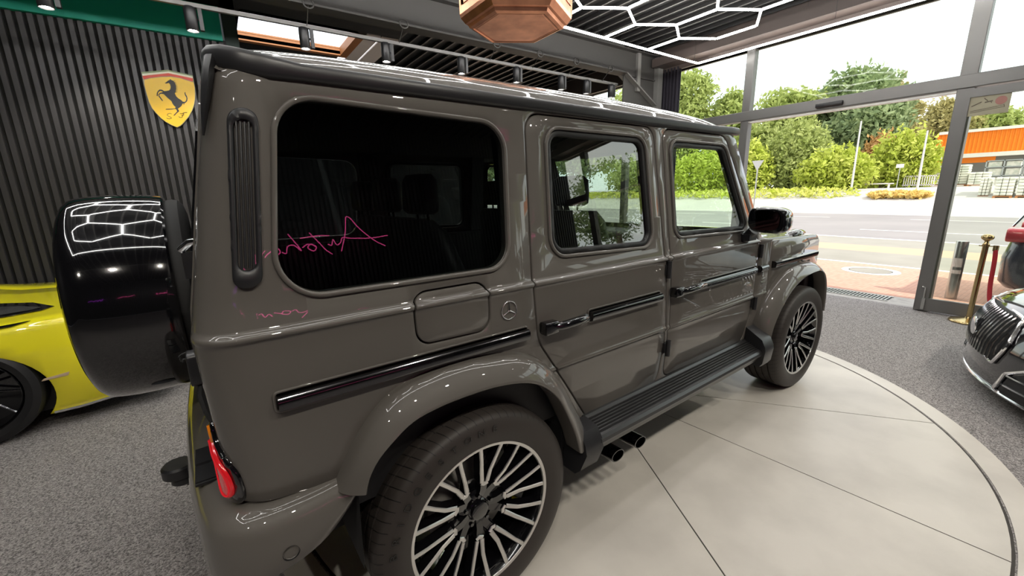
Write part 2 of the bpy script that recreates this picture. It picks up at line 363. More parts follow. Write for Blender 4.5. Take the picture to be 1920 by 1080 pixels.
for (ya, za, yb, zb, t) in ((-.985, 2.335, -1.055, 2.372, .008), (-1.07, 2.405, -1.10, 2.375, .007), (-1.08, 2.362, -1.135, 2.372, .010), (-1.12, 2.372, -1.13, 2.35, .006), (-.985, 2.285, -1.225, 2.315, .004), (-.985, 2.268, -1.225, 2.298, .004), (-1.22, 2.32, -1.228, 2.295, .005)):
    b.tube([(XW - .089, ya, za), (XW - .089, yb, zb)], t * .6, 4)
b.out('printed_marks', mat('sticker_print', (.13, .11, .08), .7), o)
cu_ = MB(); rs = [[(XW - .10 + .035*math.sin(k*1.25), 2.62 + .5*k/40, z) for k in range(41)] for z in (0.01, 3.6)]
cu_.rings(rs, False, False); cu = cu_.out('dark_curtain', CURT, None, True, 80); md = cu.modifiers.new('cloth', 'SOLIDIFY'); md.thickness = .006
tag(cu, 'dark gathered curtain hanging beside the girder at the street glazing', 'curtain')
# ceiling light frame: rectangle of tubes with a honeycomb inside
ZL = 3.50; hx0, hx1, hy0, hy1 = -2.35, 6.08, -1.45, 2.17
fr = thing('honeycomb_light', 'large suspended frame of white light tubes in a honeycomb pattern', 'ceiling light', (2.2, .1, ZL))
def ltube(a, b_):
    a = Vector(a) - Vector((2.2, .1, 0)); b_ = Vector(b_) - Vector((2.2, .1, 0)); t = (b_ - a).normalized() * .012
    o = MB().tube([(a + t).to_3d(), (b_ - t).to_3d()], .0135, 8).out('light_tube', TUBEM, fr, True)
for a, b_ in (((hx0, hy1), (hx1, hy1)), ((hx1, hy1), (hx1, hy0)), ((hx1, hy0), (hx0, hy0)), ((hx0, hy0), (hx0, hy1))): ltube((a[0], a[1], 0), (b_[0], b_[1], 0))
R6 = .52; seen = set(); dxh = R6 * math.sqrt(3)
for r_ in range(3):
    for c_ in range(9):
        cx = 4.80 - dxh * c_ - (dxh/2 if r_ % 2 else 0); cy = 1.14 - .78 * r_
        if cx - dxh/2 < hx0 + .1: continue
        for k in range(6):
            a = math.radians(30 + 60*k); b_ = math.radians(90 + 60*k)
            p = (round(cx + R6*math.cos(a), 2), round(cy + R6*math.sin(a), 2)); q = (round(cx + R6*math.cos(b_), 2), round(cy + R6*math.sin(b_), 2))
            key = tuple(sorted(((round(p[0], 1), round(p[1], 1)), (round(q[0], 1), round(q[1], 1)))))
            if key in seen: continue
            seen.add(key); ltube((p[0], p[1], 0), (q[0], q[1], 0))
        if r_ == 0: ltube((cx, cy + R6, 0), (cx, hy1, 0))
b = MB()
for x in (hx0 + .3, 1., 2.4, 3.8, 5.2, hx1 - .1):
    for y in (hy0, 0.3, hy1): b.tube([(x - 2.2, y - .1, .01), (x - 2.2, y - .1, ZC - ZL - .03)], .002, 4)
b.out('suspension_wires', BLACKS, fr)
# track with spotlights
tr = MB().box((-2.2, 3.14, 3.28), (5.3, 3.175, 3.315)).out('spotlight_rail', mat('rail_grey', (.16, .155, .15), .4, .3)); tag(tr, 'long grey spotlight rail hung under the girder', 'rail')
def spot_proto():
    t = thing('track_spotlight', '', 'spotlight')
    MB().rbox((-.018, -.02, -.012), (.018, .02, .0), .004, 2, 2).box((-.016, -.022, -.19), (.016, .022, -.012)).out('driver_box', BLACKS, t)
    hd = MB().lathe([(0, .10), (.040, .10), (.048, .09), (.050, .06), (.050, -.10), (.046, -.105), (.044, -.085), (.044, -.07)], (-.075, 0, -.10), 2, 28).lathe([(0, .012), (.010, .012), (.010, -.02)], (-.03, 0, -.10), 0, 8).out('lamp_head', BLACKS, t, True)
    MB().lathe([(0, 0), (.042, 0)], (-.075, 0, -.185), 2, 24).out('lamp_lens', LENS, hd)
    return t
sp0 = spot_proto()
L = bpy.data.lights.new('spot_light', 'SPOT'); L.energy = SPOT; L.spot_size = math.radians(75); L.spot_blend = .6; L.shadow_soft_size = .045; L.color = (1, .93, .82)
spots = [(-1.42, 3.155, 3.28, 0, 'leftmost of the black spotlights on the rail, above the slatted wall'), (-.47, 3.155, 3.28, 0, 'black spotlight in front of the green band, above the horse emblem'), (.49, 3.155, 3.28, 0, 'spotlight hanging in front of the bright skylight'), (1.36, 3.155, 3.28, 0, 'spotlight just right of the skylight frame'),
    (2.36, 3.155, 3.28, 0, 'spotlight below the copper lantern on the rail'), (3.25, 3.155, 3.28, 0, 'third spotlight right of the skylight on the rail'), (4.10, 3.155, 3.28, 0, 'fourth spotlight right of the skylight on the rail'), (4.64, 3.155, 3.28, 0, 'spotlight second from the street end of the rail'), (5.22, 3.155, 3.28, 0, 'spotlight at the street end of the rail')]
for k, (x, y, z, rz, lb) in enumerate(spots):
    o = sp0 if k == 0 else copy_tree(sp0)
    o.location = (x, y, z); o['label'] = lb; o['group'] = 'spotlights on the rail'
for k, (x, y, z, rz, lb) in enumerate(spots):
    l = bpy.data.objects.new('spot_light', L); col.objects.link(l); l.location = (x - .075, y, z - .20); l.rotation_euler = (math.radians(38) if k < 2 else math.radians(-30), 0, 0)
    l.parent = None
tr2 = MB().box((-3.2, -3.02, 3.66), (5.3, -2.98, 3.70)).out('spotlight_rail', mat('rail_grey2', (.16, .155, .15), .4, .3)); tag(tr2, 'spotlight rail on the ceiling behind the viewer', 'rail')
L2 = L.copy(); L2.energy = SPOT*1.9; L2.spot_size = math.radians(80)
for k in range(7):
    o = copy_tree(sp0); x = -2.6 + k*1.25; o.location = (x, -3.0, 3.66); o['label'] = ('leftmost', 'second', 'third', 'middle', 'fifth', 'sixth', 'street-end')[k] + ' black spotlight on the ceiling rail behind the viewer'; o['group'] = 'spotlights behind the viewer'
    l = bpy.data.objects.new('spot_light', L2); col.objects.link(l); l.location = (x - .075, -3.0, 3.46); l.rotation_euler = (math.radians(36), 0, 0)
# copper lantern
LX, LY, LZ = 1.56, .905, 2.80
ln = thing('hanging_lantern', 'hexagonal copper lantern with louvred sides hanging above the vehicle roof', 'lantern', (LX, LY, LZ))
def hexr(R_, z): return [(R_*math.cos(math.radians(30 + 60*k)), R_*math.sin(math.radians(30 + 60*k)), z) for k in range(6)]
MB().rings([hexr(.33, .30), hexr(.425, .17), hexr(.44, .165), hexr(.445, .10), hexr(.44, .075), hexr(.405, .035), hexr(.385, .030), hexr(.375, .008), hexr(.345, .0), hexr(.34, .006), hexr(.325, .006), hexr(.32, .001)], False).out('bottom_frame', COPPER, ln)
MB().add(hexr(.335, .003), [tuple(range(6))]).out('bottom_plate', COPPER, ln)
for k in range(6):
    a = math.radians(30 + 60*k); a2 = a + math.radians(60)
    MB().tube([(.43*math.cos(a), .43*math.sin(a), .10), (.43*math.cos(a), .43*math.sin(a), .62)], .017, 8).out('corner_post', COPPER, ln, True)
    b = MB(); p = Vector((.425*math.cos(a), .425*math.sin(a), 0)); q = Vector((.425*math.cos(a2), .425*math.sin(a2), 0)); n_ = ((p + q)/2).normalized()
    e = (q - p).normalized()
    for (s0, s1, z0, z1) in ((.02, .06, .16, .60), (.365, .405, .16, .60), (.02, .405, .16, .20), (.02, .405, .56, .60)):
        A = p + e*s0; B = p + e*s1; b.add([A + Vector((0,0,z0)), B + Vector((0,0,z0)), B + Vector((0,0,z1)), A + Vector((0,0,z1)), A + n_*.02 + Vector((0,0,z0)), B + n_*.02 + Vector((0,0,z0)), B + n_*.02 + Vector((0,0,z1)), A + n_*.02 + Vector((0,0,z1))], [(0,3,2,1), (4,5,6,7), (0,1,5,4), (2,3,7,6), (1,2,6,5), (3,0,4,7)])
    b.out('side_frame', COPPER, ln)
    b = MB(); z = .215
    while z < .55:
        A = p + e*.06; B = p + e*.365; i = n_*-.02; v = [A + Vector((0,0,z)) + n_*.014, B + Vector((0,0,z)) + n_*.014, B + i + Vector((0,0,z+.022)), A + i + Vector((0,0,z+.022))]
        b.add(v + [x + Vector((0, 0, .005)) for x in v], [(0,1,2,3), (4,7,6,5), (0,4,5,1), (2,6,7,3), (1,5,6,2), (3,7,4,0)]); z += .034
    b.out('louvre', COPPER, ln)
MB().rings([hexr(.36, .10), hexr(.36, .62)], True).out('inner_box', mat('lantern_inside', (.05, .02, .015), .6), ln)
MB().rings([hexr(.46, .62), hexr(.46, .65), hexr(.25, .72), hexr(.05, .76)], True).tube([(0, 0, .74), (0, 0, ZC - LZ)], .012, 8).out('lantern_roof', COPPER, ln)
# horse emblem on the slatted wall
sx, sz = -.874, 2.66
Msh = Matrix.Translation((sx, YL - .035, sz)) @ Matrix.Rotation(PI/2, 4, 'X')
def pxp(L_):  # traced outline of the shield in its own units (centred, 720 units = .48 m wide)
    return [((x - 505) * .000668 * 1.0 + (y - 520) * -.000155, -(y - 530) * .00080 + (x - 505) * .000125) for x, y in L_]
SH = [(138,165),(480,150),(828,242),(850,330),(868,400),(878,480),(880,570),(868,650),(845,720),(800,800),(740,870),(690,915),(640,935),(560,895),(480,845),(410,785),(340,710),(285,640),(245,560),(205,440),(175,330)]
sh = tag(MB().prism(pxp(SH), Msh, .035 - .035 + .02).out('shield_emblem', mat('shield_rim', (.42, .36, .16), .35)), 'yellow shield with a black rearing horse on the dark slatted wall', 'emblem')
SHm = offset(pxp(SH), -.004)
YB_ = mat('shield_yellow', (.93, .56, .004), .35)
def flat(name, poly, m, d):
    M2 = Matrix.Translation((sx, YL - .035 - .02*0 - d, sz)) @ Matrix.Rotation(PI/2, 4, 'X')
    return MB().prism(poly, M2, .0015).out(name, m, sh)
yel = flat('yellow_field', offset(pxp([(172,262),(260,243),(400,236),(520,240),(660,268),(835,330),(850,330),(868,400),(878,480),(880,570),(868,650),(845,720),(800,800),(740,870),(690,915),(640,935),(560,895),(480,845),(410,785),(340,710),(285,640),(245,560),(205,440),(175,330)]), -.005), YB_, .0205)
flat('green_stripe', pxp([(143,168),(480,154),(825,243),(829,256),(490,172),(146,186)]), mat('emblem_green', (.20, .30, .13), .4), .0207)
flat('white_stripe', pxp([(146,186),(490,172),(829,256),(832,282),(490,196),(152,214)]), mat('emblem_white', (.85, .80, .62), .4), .0207)
flat('red_stripe', pxp([(152,214),(490,196),(832,282),(836,328),(660,268),(520,238),(400,234),(260,243),(170,260)]), mat('emblem_red', (.72, .05, .015), .4), .0207)
INK = mat('emblem_black', (.012, .010, .010), .45)
horse = [(445,325),(470,312),(490,295),(515,285),(520,272),(530,286),(560,300),(585,330),(600,365),(605,410),(600,450),(590,470),(610,510),(640,540),(680,565),(705,590),(735,595),(752,575),(755,545),(742,520),(728,495),(722,470),(735,460),(740,490),(758,515),(770,550),(766,585),(748,605),(730,612),(722,640),(716,612),(700,620),(690,645),(665,665),(640,680),(652,700),(660,715),(640,730),(620,745),(600,768),(580,768),(610,738),(632,715),(622,695),(610,680),(560,682),(520,682),(470,678),(480,668),(540,672),(600,672),(608,655),(585,635),(560,600),(550,575),(530,555),(500,530),(470,500),(440,470),(410,462),(385,465),(380,485),(400,510),(425,545),(434,560),(418,555),(395,525),(372,495),(368,470),(385,450),(410,445),(430,440),(400,425),(375,430),(362,450),(360,490),(346,485),(346,450),(358,425),(380,405),(415,410),(445,430),(475,430),(510,425),(525,410),(530,380),(520,345),(500,325),(470,332)]
def mesh_poly(name, poly, m, d):
    v, e, f = delaunay_2d_cdt([Vector(p) for p in poly], [(i, (i+1) % len(poly)) for i in range(len(poly))], [], 0, 1e-7)[:3]
    f = [q for q in f if inside(sum((v[i] for i in q), Vector((0, 0))) / 3, poly)]
    return link(name, [(sx + a.x, YL - .035 - d, sz + a.y) for a in v], f, m, sh)
mesh_poly('horse', pxp(horse), INK, .0235)
b = MB()
for k in range(9):
    t = k / 8; b.add([(sx + a, YL - .0590, sz + c) for a, c in pxp([(565 + 38*math.sin(t*2.2), 300 + 150*t), (598 + 38*math.sin(t*2.2), 306 + 150*t), (565 + 38*math.sin(t*2.2), 309 + 150*t)])], [(0, 1, 2)])
b.out('horse_mane', INK, sh)
def stroke(L_, r_=.0028): return [(sx + a, YL - .0585, sz + c) for a, c in pxp(L_)]
MB().tube(stroke([(555,745),(535,732),(505,738),(495,755),(515,772),(545,785),(558,800),(530,808),(500,800),(490,792)]), .0026, 5).out('emblem_letter', INK, sh)
MB().tube(stroke([(670,748),(700,752),(730,742),(772,742)]), .0026, 5).tube(stroke([(725,745),(715,775),(700,803),(670,800),(655,785)]), .0026, 5).tube(stroke([(690,775),(735,770)]), .0022, 5).out('emblem_letter', INK, sh)
for p in (sh,): pass
# pink handwriting neon on the wall behind the viewer (reads Autohaus), seen mirrored in the vehicle's glass
YN = -5.97
def wpt(x, z): return (x, YN, z)
nb = thing('neon_sign', 'pink handwriting neon sign on the slatted wall behind the viewer', 'neon sign', (0.7, YN, 2.1))
def nst(L_, m=PINK, nm='neon_letter', r=.0075):
    P = [tuple(p) for p in smoothpath([(x - .7 + (.13 if m == PINK else 0), 0, z - 2.1) for x, z in L_], max(12, len(L_)*7))]
    MB().tube(P, r, 6).out(nm, m, nb, True)
nst([(1.66, 1.98), (1.50, 2.08), (1.30, 2.28), (1.20, 2.43), (1.14, 2.46), (1.12, 2.38), (1.08, 2.20), (.99, 1.96)])
nst([(1.72, 2.14), (1.45, 2.12), (1.15, 2.14), (1.04, 2.16), (1.00, 2.09), (.94, 2.06), (.90, 2.14), (.87, 2.06), (.82, 2.08)])
nst([(.60, 2.26), (.70, 2.12), (.78, 2.00), (.86, 1.93)]); nst([(.86, 2.20), (.70, 2.21), (.47, 2.19)])
nst([(.66, 2.05), (.60, 2.10), (.55, 2.05), (.62, 2.00), (.66, 2.06), (.56, 2.10), (.48, 2.06)])
nst([(.33, 2.26), (.40, 2.14), (.46, 2.02), (.38, 2.10), (.30, 2.09), (.27, 2.00), (.22, 2.02)])
nst([(.18, 2.09), (.10, 2.06), (.12, 1.98), (.20, 2.02), (.16, 2.09), (.06, 2.02), (0, 1.98)])
nst([(-.02, 2.08), (-.06, 2.0), (-.12, 2.08), (-.16, 1.98), (-.2, 2.0)]); nst([(-.34, 2.10), (-.26, 2.08), (-.34, 2.0), (-.25, 1.97)])
nst([(-2.4, 2.16), (-2.5, 1.98), (-2.6, 2.12), (-2.7, 1.98), (-2.8, 2.1), (-2.95, 2.0), (-3.1, 2.1), (-3.3, 2.0)], PURPLE)
nst([(-1.3, 2.2), (-1.5, 2.1), (-1.7, 2.15), (-1.9, 2.05)])

# ================================================================== grey off-road vehicle (its own frame: x forward, y left, origin under the rear axle)
car = thing('off_road_vehicle', 'dark grey boxy four-door off-road vehicle parked on the round turntable', 'car', (0, 0, 0), RZ)
ROWS = [.55, .70, .800, .820, .829, .833, .838, .842, .846, .851, .856, .90, .95, 1.05, 1.12, 1.180, 1.190, 1.195, 1.200, 1.206, 1.211, 1.216, 1.224, 1.30, 1.40, 1.50, 1.60, 1.70, 1.80]
def ys(z, u=1.):
    if z < .87 and u < .3: c = max(0., (u - .1) / .2); return c * ys(z) + (1 - c) * float(np.interp(z, [.5, .72, .90], [.874, .889, .8945]))
    pts = [(.50, .872), (.78, .888), (.820, .887), (.829, .892), (.838, .9005), (.846, .9010), (.856, .8950), (1.190, .8955), (1.195, .901), (1.200, .9060), (1.206, .9060), (1.211, .901), (1.216, .887), (1.224, .884), (1.845, .8115), (2.1, .78)]
    return float(np.interp(z, [p[0] for p in pts], [p[1] for p in pts]))
def xr(z): return float(np.interp(z, [.5, .86, 1.2, 1.35, 1.5, 1.7, 1.85], [-.702, -.708, -.722, -.692, -.664, -.625, -.600]))
RC = .105
def side_map(s, push=0.0):
    def f(u, z, d):
        d = d - push; uc = xr(z) + RC; y = ys(z, u)
        if z > 1.22: pass
        if u >= uc: return (u, s * (y - d), z)
        a = (uc - u) / RC
        if a <= PI/2: return (uc - math.sin(a) * (RC - d), s * (y - RC + math.cos(a) * (RC - d)), z)
        return (uc - RC + d, s * (y - RC - (a - PI/2) * RC), z)
    return f
COLS = [-.84, -.80, -.77, -.74, -.72, -.70, -.68, -.66, -.64, -.62, -.60, -.58, -.56, -.54, -.52, -.50, -.47, -.44, -.4, -.3, -.2, -.1, 0, .1, .2, .3, .5, .7, .9, 1.1, 1.3, 1.5, 1.7, 1.9, 2.1, 2.3]
WQ = roundpoly([(-.462, 1.776, .10), (.213, 1.757, .085), (.181, 1.284, .085), (-.532, 1.288, .10)][::-1], 10)
D1 = roundpoly([(.317, 1.809, .07), (1.072, 1.812, .06), (1.124, 1.19, .4), (1.160, .80, .5), (1.128, .527, .09), (.600, .540, .05), (.50, .690, .12), (.305, .975, .18), (.284, 1.19, .3)][::-1], 6)
D2 = roundpoly([(1.142, 1.811, .06), (1.735, 1.815, .09), (2.128, 1.190, .08), (2.120, .75, .3), (2.065, .545, .08), (1.182, .560, .05), (1.184, .9, .2)][::-1], 6)
W1 = roundpoly([(.411, 1.760, .065), (.998, 1.760, .065), (1.024, 1.278, .065), (.392, 1.297, .07)][::-1], 9)
W2 = roundpoly([(1.202, 1.757, .055), (1.722, 1.758, .07), (1.985, 1.285, .045), (1.216, 1.303, .06)][::-1], 9)
FF = roundpoly([(-.185, 1.243, .05), (.087, 1.243, .05), (.087, 1.072, .05), (-.180, 1.078, .05)][::-1], 7)
arch = [(.52 - 0, .50), (.50, .60), (.45, .72), (.36, .84), (.25, .90), (.1, .935), (-.08, .945), (-.2, .93), (-.30, .86), (-.37, .79), (-.405, .735)]
BODY = [(-.86, 1.835), (1.80, 1.838), (1.86, 1.80), (2.175, 1.225), (2.305, 1.2), (2.305, .56), (2.2, .50)] + arch + [(-.50, .738), (-.60, .748), (-.72, .762), (-.86, .77)]
for s, side in ((-1, 'near'), (1, 'far')):
    fm = side_map(s)
    g = .0030
    holes = [offset(D1, g), offset(D2, g), offset(WQ, 0), offset(FF, g)] if s < 0 else [offset(D1, g), offset(D2, g), WQ]
    panel('body_side', PAINT, BODY[::-1], holes, fm, car, .03, .0025, ROWS, COLS)
    panel('door', PAINT, offset(D1, -g), [W1], fm, car, .035, .0025, ROWS, COLS)
    panel('door', PAINT, offset(D2, -g), [W2], fm, car, .035, .0025, ROWS, COLS)
    if s < 0: panel('fuel_flap', PAINT, offset(FF, -g), [], fm, car, .012, .002, ROWS, COLS)
    # window panes: privacy glass nearly flush, door glass set back in a rubber seal
    panel('quarter_window', GLASSQ, offset(WQ, -.001), [], side_map(s, -.004), car, .0004, .0, [1.4, 1.5, 1.6, 1.7], COLS)
    for W_, gm in ((W1, GLASSR), (W2, GLASSF)):
        inn = offset(W_, -.021)
        panel('window_seal', RUBBER, offset(W_, -.0012), [inn], side_map(s, .001), car, .035, .003, [], [])
        panel('window', gm, offset(W_, -.017), [], side_map(s, -.012), car, .0004, 0, [1.4, 1.6], COLS)
    # rounded paint bead round each opening
    for W_ in (WQ, W1, W2):
        f2 = side_map(s, .003); p = [f2(a, b, 0) for a, b in offset(W_, .007)]
        MB().tube(p, .0075, 8, True).out('window_bead', PAINT, car, True, 80)
    # mouldings
    def mould(u0, u1, z0=1.004, z1=1.046):
        p = [(.888, z1), (.916, z1 - .002), (.924, z1 - .010), (.926, (z0+z1)/2), (.921, z0 + .004), (.912, z0), (.888, z0)]
        b = MB(); rs = [[(u, s * y, z) for y, z in p] for u in (u0, u0 + .002, u1 - .002, u1)]
        return b.rings(rs, True).out('side_moulding', DCHROME, car, True, 35)
    mould(-.572, .243); mould(.578, 1.072); mould(1.452, 2.072); mould(2.135, 2.235); mould(2.345, 3.10, 1.006, 1.052)
    for a_, b_ in ((-.572, .243), (.578, 1.072), (1.452, 2.072)):   # thin painted carrier under each strip
        f2 = side_map(s, .004); MB().tube([f2(u, z, 0) for u, z in roundpoly([(a_-.006, .998, .012), (b_+.006, .998, .012), (b_+.006, 1.052, .012), (a_-.006, 1.052, .012)])], .004, 6, True).out('moulding_base', PAINT, car, True, 80)
    # door handles
    for hx, ln in ((.306, .222), (1.158, .262)):
        h = MB(); h.rbox((hx, s*.900 if s > 0 else -.945, 1.008), (hx + .062, s*.945 if s > 0 else -.900, 1.058), .010, 3, 0)
        h.out('door_handle', BLACKG, car, True, 50)
        gobj = MB().tube([(hx + .05, s*.929, 1.033), (hx + .075, s*.938, 1.033), (hx + .10, s*.942, 1.034), (hx + .16, s*.943, 1.036), (hx + ln - .012, s*.940, 1.038), (hx + ln, s*.925, 1.038)], [.017, .018, .0185, .019, .019, .015], 12).out('door_grip', BLACKG, car, True, 60)
        MB().lathe([(0, .001), (.040, .001), (.046, .0045), (.052, .004), (.055, -.001)], (hx + .125, s * .894, 1.03), 1, 40).out('handle_dish', PAINT, car, True, 70)
    # door hinges
    for hx, hz in ((1.133, 1.150), (1.168, .735), (2.137, 1.14), (2.130, .80)):
        MB().tube([(hx, s*.905, hz - .042), (hx, s*.906, hz + .042)], .0125, 10).box((hx - .02, -.900 if s < 0 else .88, hz - .025), (hx + .02, -.88 if s < 0 else .900, hz + .025)).out('door_hinge', BLACKS, car, True, 50)
    # air vent with ribs on the rear pillar
    f2 = side_map(s, .004)
    def capsule(w_, z0, z1):
        o = []
        for k in range(13):
            a = k / 12 * PI; zc = z1 - w_; o.append((-.541 + w_ * math.cos(a) - (1.71 - zc) * .0, zc + w_ * math.sin(a)))
        for k in range(13):
            a = PI + k / 12 * PI; zc = z0 + w_; o.append((-.541 + w_ * math.cos(a), zc + w_ * math.sin(a)))
        return [(x - .047 * (1.72 - z) / .38, z) for x, z in o]
    fr = panel('air_vent', BLACKS, capsule(.030, 1.322, 1.742), [capsule(.0185, 1.365, 1.715)], side_map(s, .012), car, .03, .004, [], [], .01)
    panel('vent_back', BLACKM, capsule(.020, 1.362, 1.718), [], side_map(s, -.002), fr, .004, 0, [], [], .02)
    for k in range(4):
        xx = -.012 + k * .008; MB().tube([side_map(s, .006)(-.541 - .047 * (1.72 - z) / .38 + xx, z, 0) for z in np.linspace(1.37, 1.71, 8)], .0026, 6).out('vent_rib', BLACKS, fr, True)
    # wheel arch flares
    B_ = [(-.470, .722), (-.445, .765), (-.419, .812), (-.368, .885), (-.310, .940), (-.245, .972), (-.150, .990), (-.03, .995), (.085, .983), (.20, .962), (.30, .910), (.38, .83), (.44, .735), (.50, .625), (.56, .49)]
    L_ = [(-.402, .722), (-.392, .76), (-.362, .808), (-.311, .850), (-.250, .886), (-.170, .903), (-.07, .908), (.03, .905), (.120, .892), (.20, .868), (.27, .825), (.335, .755), (.385, .66), (.425, .57), (.455, .475)]
    Bf = [(2.185, .555), (2.20, .66), (2.245, .755), (2.33, .845), (2.44, .915), (2.56, .965), (2.70, .985), (2.85, .988), (3.0, .975), (3.13, .93), (3.22, .84), (3.27, .72), (3.285, .56)]
    Lf = [(2.235, .555), (2.262, .63), (2.33, .715), (2.42, .790), (2.52, .848), (2.63, .885), (2.75, .908), (2.88, .916), (3.0, .910), (3.10, .872), (3.165, .79), (3.195, .68), (3.205, .56)]
    for Bp, Lp, cx in ((B_, L_, 0.), (Bf, Lf, 2.89)):
        n = 56; Bs = smoothpath(Bp, n); Ls = smoothpath(Lp, n); rs = []
        for a, b in zip(Bs, Ls):
            ring = []
            for t, y in ((-.02, .880), (.0, .896), (.035, .911), (.10, .926), (.22, .943), (.42, .961), (.66, .975), (.86, .984), (.95, .987), (1.0, .984), (1.015, .976)):
                p = a + (b - a) * t; ring.append((p[0], s * y, p[1]))
            p = b + (b - a) * .02; ring.append((p[0], s * .90, p[1])); rs.append(ring)
        MB().rings(rs, False, False).out('wheel_arch_flare', PAINT, car, True, 60)
        lin = MB(); rr = []
        for b in Ls:
            dv = np.array([b[0] - cx, b[1] - .4]); q = np.array([cx, .4]) + dv * 1.03
            rr.append([(q[0], s * .945, q[1]), (q[0], s * .55, q[1])])
        q0 = rr[0][0]; q1 = rr[-1][0]
        rr = [[(q0[0], s*.90, .40), (q0[0], s*.55, .40)]] + rr + [[(q1[0], s*.90, .36), (q1[0], s*.55, .36)]]
        lin.rings(rr, False, False).out('wheel_well', BLACKM, car, True)
    # front fender
    FR = [(2.311, .56), (2.311, 1.188), (3.135, 1.165), (3.175, 1.12), (3.205, .80), (3.215, .62), (3.21, .60), (3.19, .84), (3.1, .92), (2.9, .96), (2.7, .96), (2.5, .92), (2.33, .84), (2.33, .56)]
    panel('front_fender', PAINT, FR[:1] + FR[12:0:-1], [], lambda u, z, d: (u, s * (min(ys(min(z, 1.17)), .895) - d - max(0, z - 1.13) * .25), z), car, .03, .003, ROWS, COLS)
    # fender letter badge
    MB().box((2.215, s*.894 if s > 0 else -.900, .965), (2.225, s*.900 if s > 0 else -.894, .999)).box((2.205, s*.894 if s > 0 else -.900, .945), (2.262, s*.900 if s > 0 else -.894, .956)).box((2.20, s*.894 if s > 0 else -.900, .922), (2.262, s*.900 if s > 0 else -.894, .932)).out('fender_badge', CHROME, car)
    # running board
    prof = [(.872, .560), (.884, .556), (.890, .548)]
    for k in range(6):
        y0 = .893 + k * .0125; z0 = .545 - k * .0062
        prof += [(y0, z0), (y0 + .004, z0 + .004), (y0 + .0075, z0 + .0035), (y0 + .009, z0 - .005)]
    prof += [(.970, .512), (.983, .508), (.993, .496), (.996, .482), (.990, .468), (.978, .462), (.974, .448), (.965, .428), (.940, .420), (.80, .420), (.80, .560)]
    MB().rings([[(x, s * y, z) for y, z in prof] for x in (.572, 2.13)], True).out('running_board', BOARD, car, True, 25)
    cap = [(.885, .640), (.975, .585), (.990, .575), (1.012, .53), (1.016, .505), (1.006, .42), (.99, .395), (.88, .395)]
    MB().rings([[(x, s * (y if k else y - .004), z) for y, z in cap] for k, x in enumerate((2.10, 2.13, 2.19, 2.215))], True).out('board_bracket', BLACKS, car, True, 40)
    cap = [(.885, .56), (.960, .545), (.990, .50), (.998, .46), (.990, .400), (.96, .37), (.88, .37)]
    MB().rings([[(x + (0 if z > .45 else -.03), s * y, z) for y, z in cap] for x in (.475, .578)], True).out('mud_flap', BLACKS, car, True, 40)
    # sill under the doors
    MB().box((.45, s*.60 if s > 0 else -.872, .40), (2.2, s*.872 if s > 0 else -.60, .555)).out('sill', BLACKM, car)
    # side exhaust tips
    for ex in (.735, .905):
        b = MB(); rs = []
        for q, (y, k) in enumerate(((.70, .8), (.86, 1), (.945, 1.0), (.945, .86), (.88, .86))):
            rs.append([(ex + .045 * k * math.cos(t) + (y-.7)*.05, s * (y + .03 * math.cos(t)*0), .315 + .029 * k * math.sin(t)) for t in np.linspace(0, 2*PI, 25)[:-1]])
        b.rings(rs).out('exhaust_tip', DCHROME, car, True, 40)
    # door mirror
    mb = MB(); rs = []
    for x, k in ((1.835, .80), (1.838, .93), (1.850, 1.0), (1.90, 1.02), (1.955, .97), (2.00, .80), (2.015, .5)):
        zc = 1.352; yc = 1.030; hw = .092 * k; hh = .070 * k
        rs.append([(x + .012 * math.cos(t), s * (yc + math.copysign(abs(math.cos(t)) ** .55, math.cos(t)) * hw), zc + math.copysign(abs(math.sin(t)) ** .6, math.sin(t)) * hh - .01 * math.cos(t)) for t in np.linspace(0, 2*PI, 41)[:-1]])
    mh = mb.rings(rs, True).out('door_mirror', BLACKG, car, True, 40)
    MB().rings([[(x, s * (1.030 + math.copysign(abs(math.cos(t)) ** .55, math.cos(t)) * .073), 1.352 + math.copysign(abs(math.sin(t)) ** .6, math.sin(t)) * .054) for t in np.linspace(0, 2*PI, 41)[:-1]] for x in (1.828, 1.834)], True).out('mirror_glass', mat('mirror_glass', (.10, .05, .055), .03, 1), mh)
    MB().tube([(1.93, s*.875, 1.215), (1.935, s*.90, 1.25), (1.93, s*.935, 1.285)], [.030, .026, .03], 10).box((1.90, -.93 if s < 0 else .86, 1.225), (1.99, -.86 if s < 0 else .93, 1.262)).out('mirror_arm', BLACKS, mh, True, 50)
# gutter rail and roof
RXP = np.array(smoothpath([(-.62, -.050), (-.53, -.028), (-.25, -.010), (.3, .001), (1., .005), (1.57, -.008), (1.82, -.030), (1.93, -.050)], 80))
def roofx(x): return float(np.interp(x, RXP[:, 0], RXP[:, 1]))
rp = [(0, 1.987), (.30, 1.981), (.47, 1.970), (.60, 1.955), (.66, 1.942), (.71, 1.922), (.745, 1.902), (.772, 1.880), (.785, 1.862), (.79, 1.850)]
rp = [tuple(p) for p in smoothpath(rp, 22)]
rs = []
for x in [-.585, -.58, -.57, -.55, -.53] + list(np.linspace(-.45, 1.75, 34)) + [1.80, 1.84, 1.87, 1.89, 1.90]:
    e = min(1., max(0, (x + .585) / .08)); e = math.sqrt(max(0, 1 - (1 - e) ** 2)); e2 = min(1., max(0, (1.90 - x) / .10)); e2 = math.sqrt(max(0, 1 - (1 - e2) ** 2)); k = min(e, e2)
    half = [(x, -y, 1.85 + (z - 1.85 + roofx(x)) * (.25 + .75 * k)) for y, z in rp[::-1]] + [(x, y, 1.85 + (z - 1.85 + roofx(x)) * (.25 + .75 * k)) for y, z in rp[1:]]
    half += [(x, .77, 1.83), (x, -.77, 1.83)]; rs.append(half)
MB().rings(rs, True).out('roof', PAINT, car, True, 50)
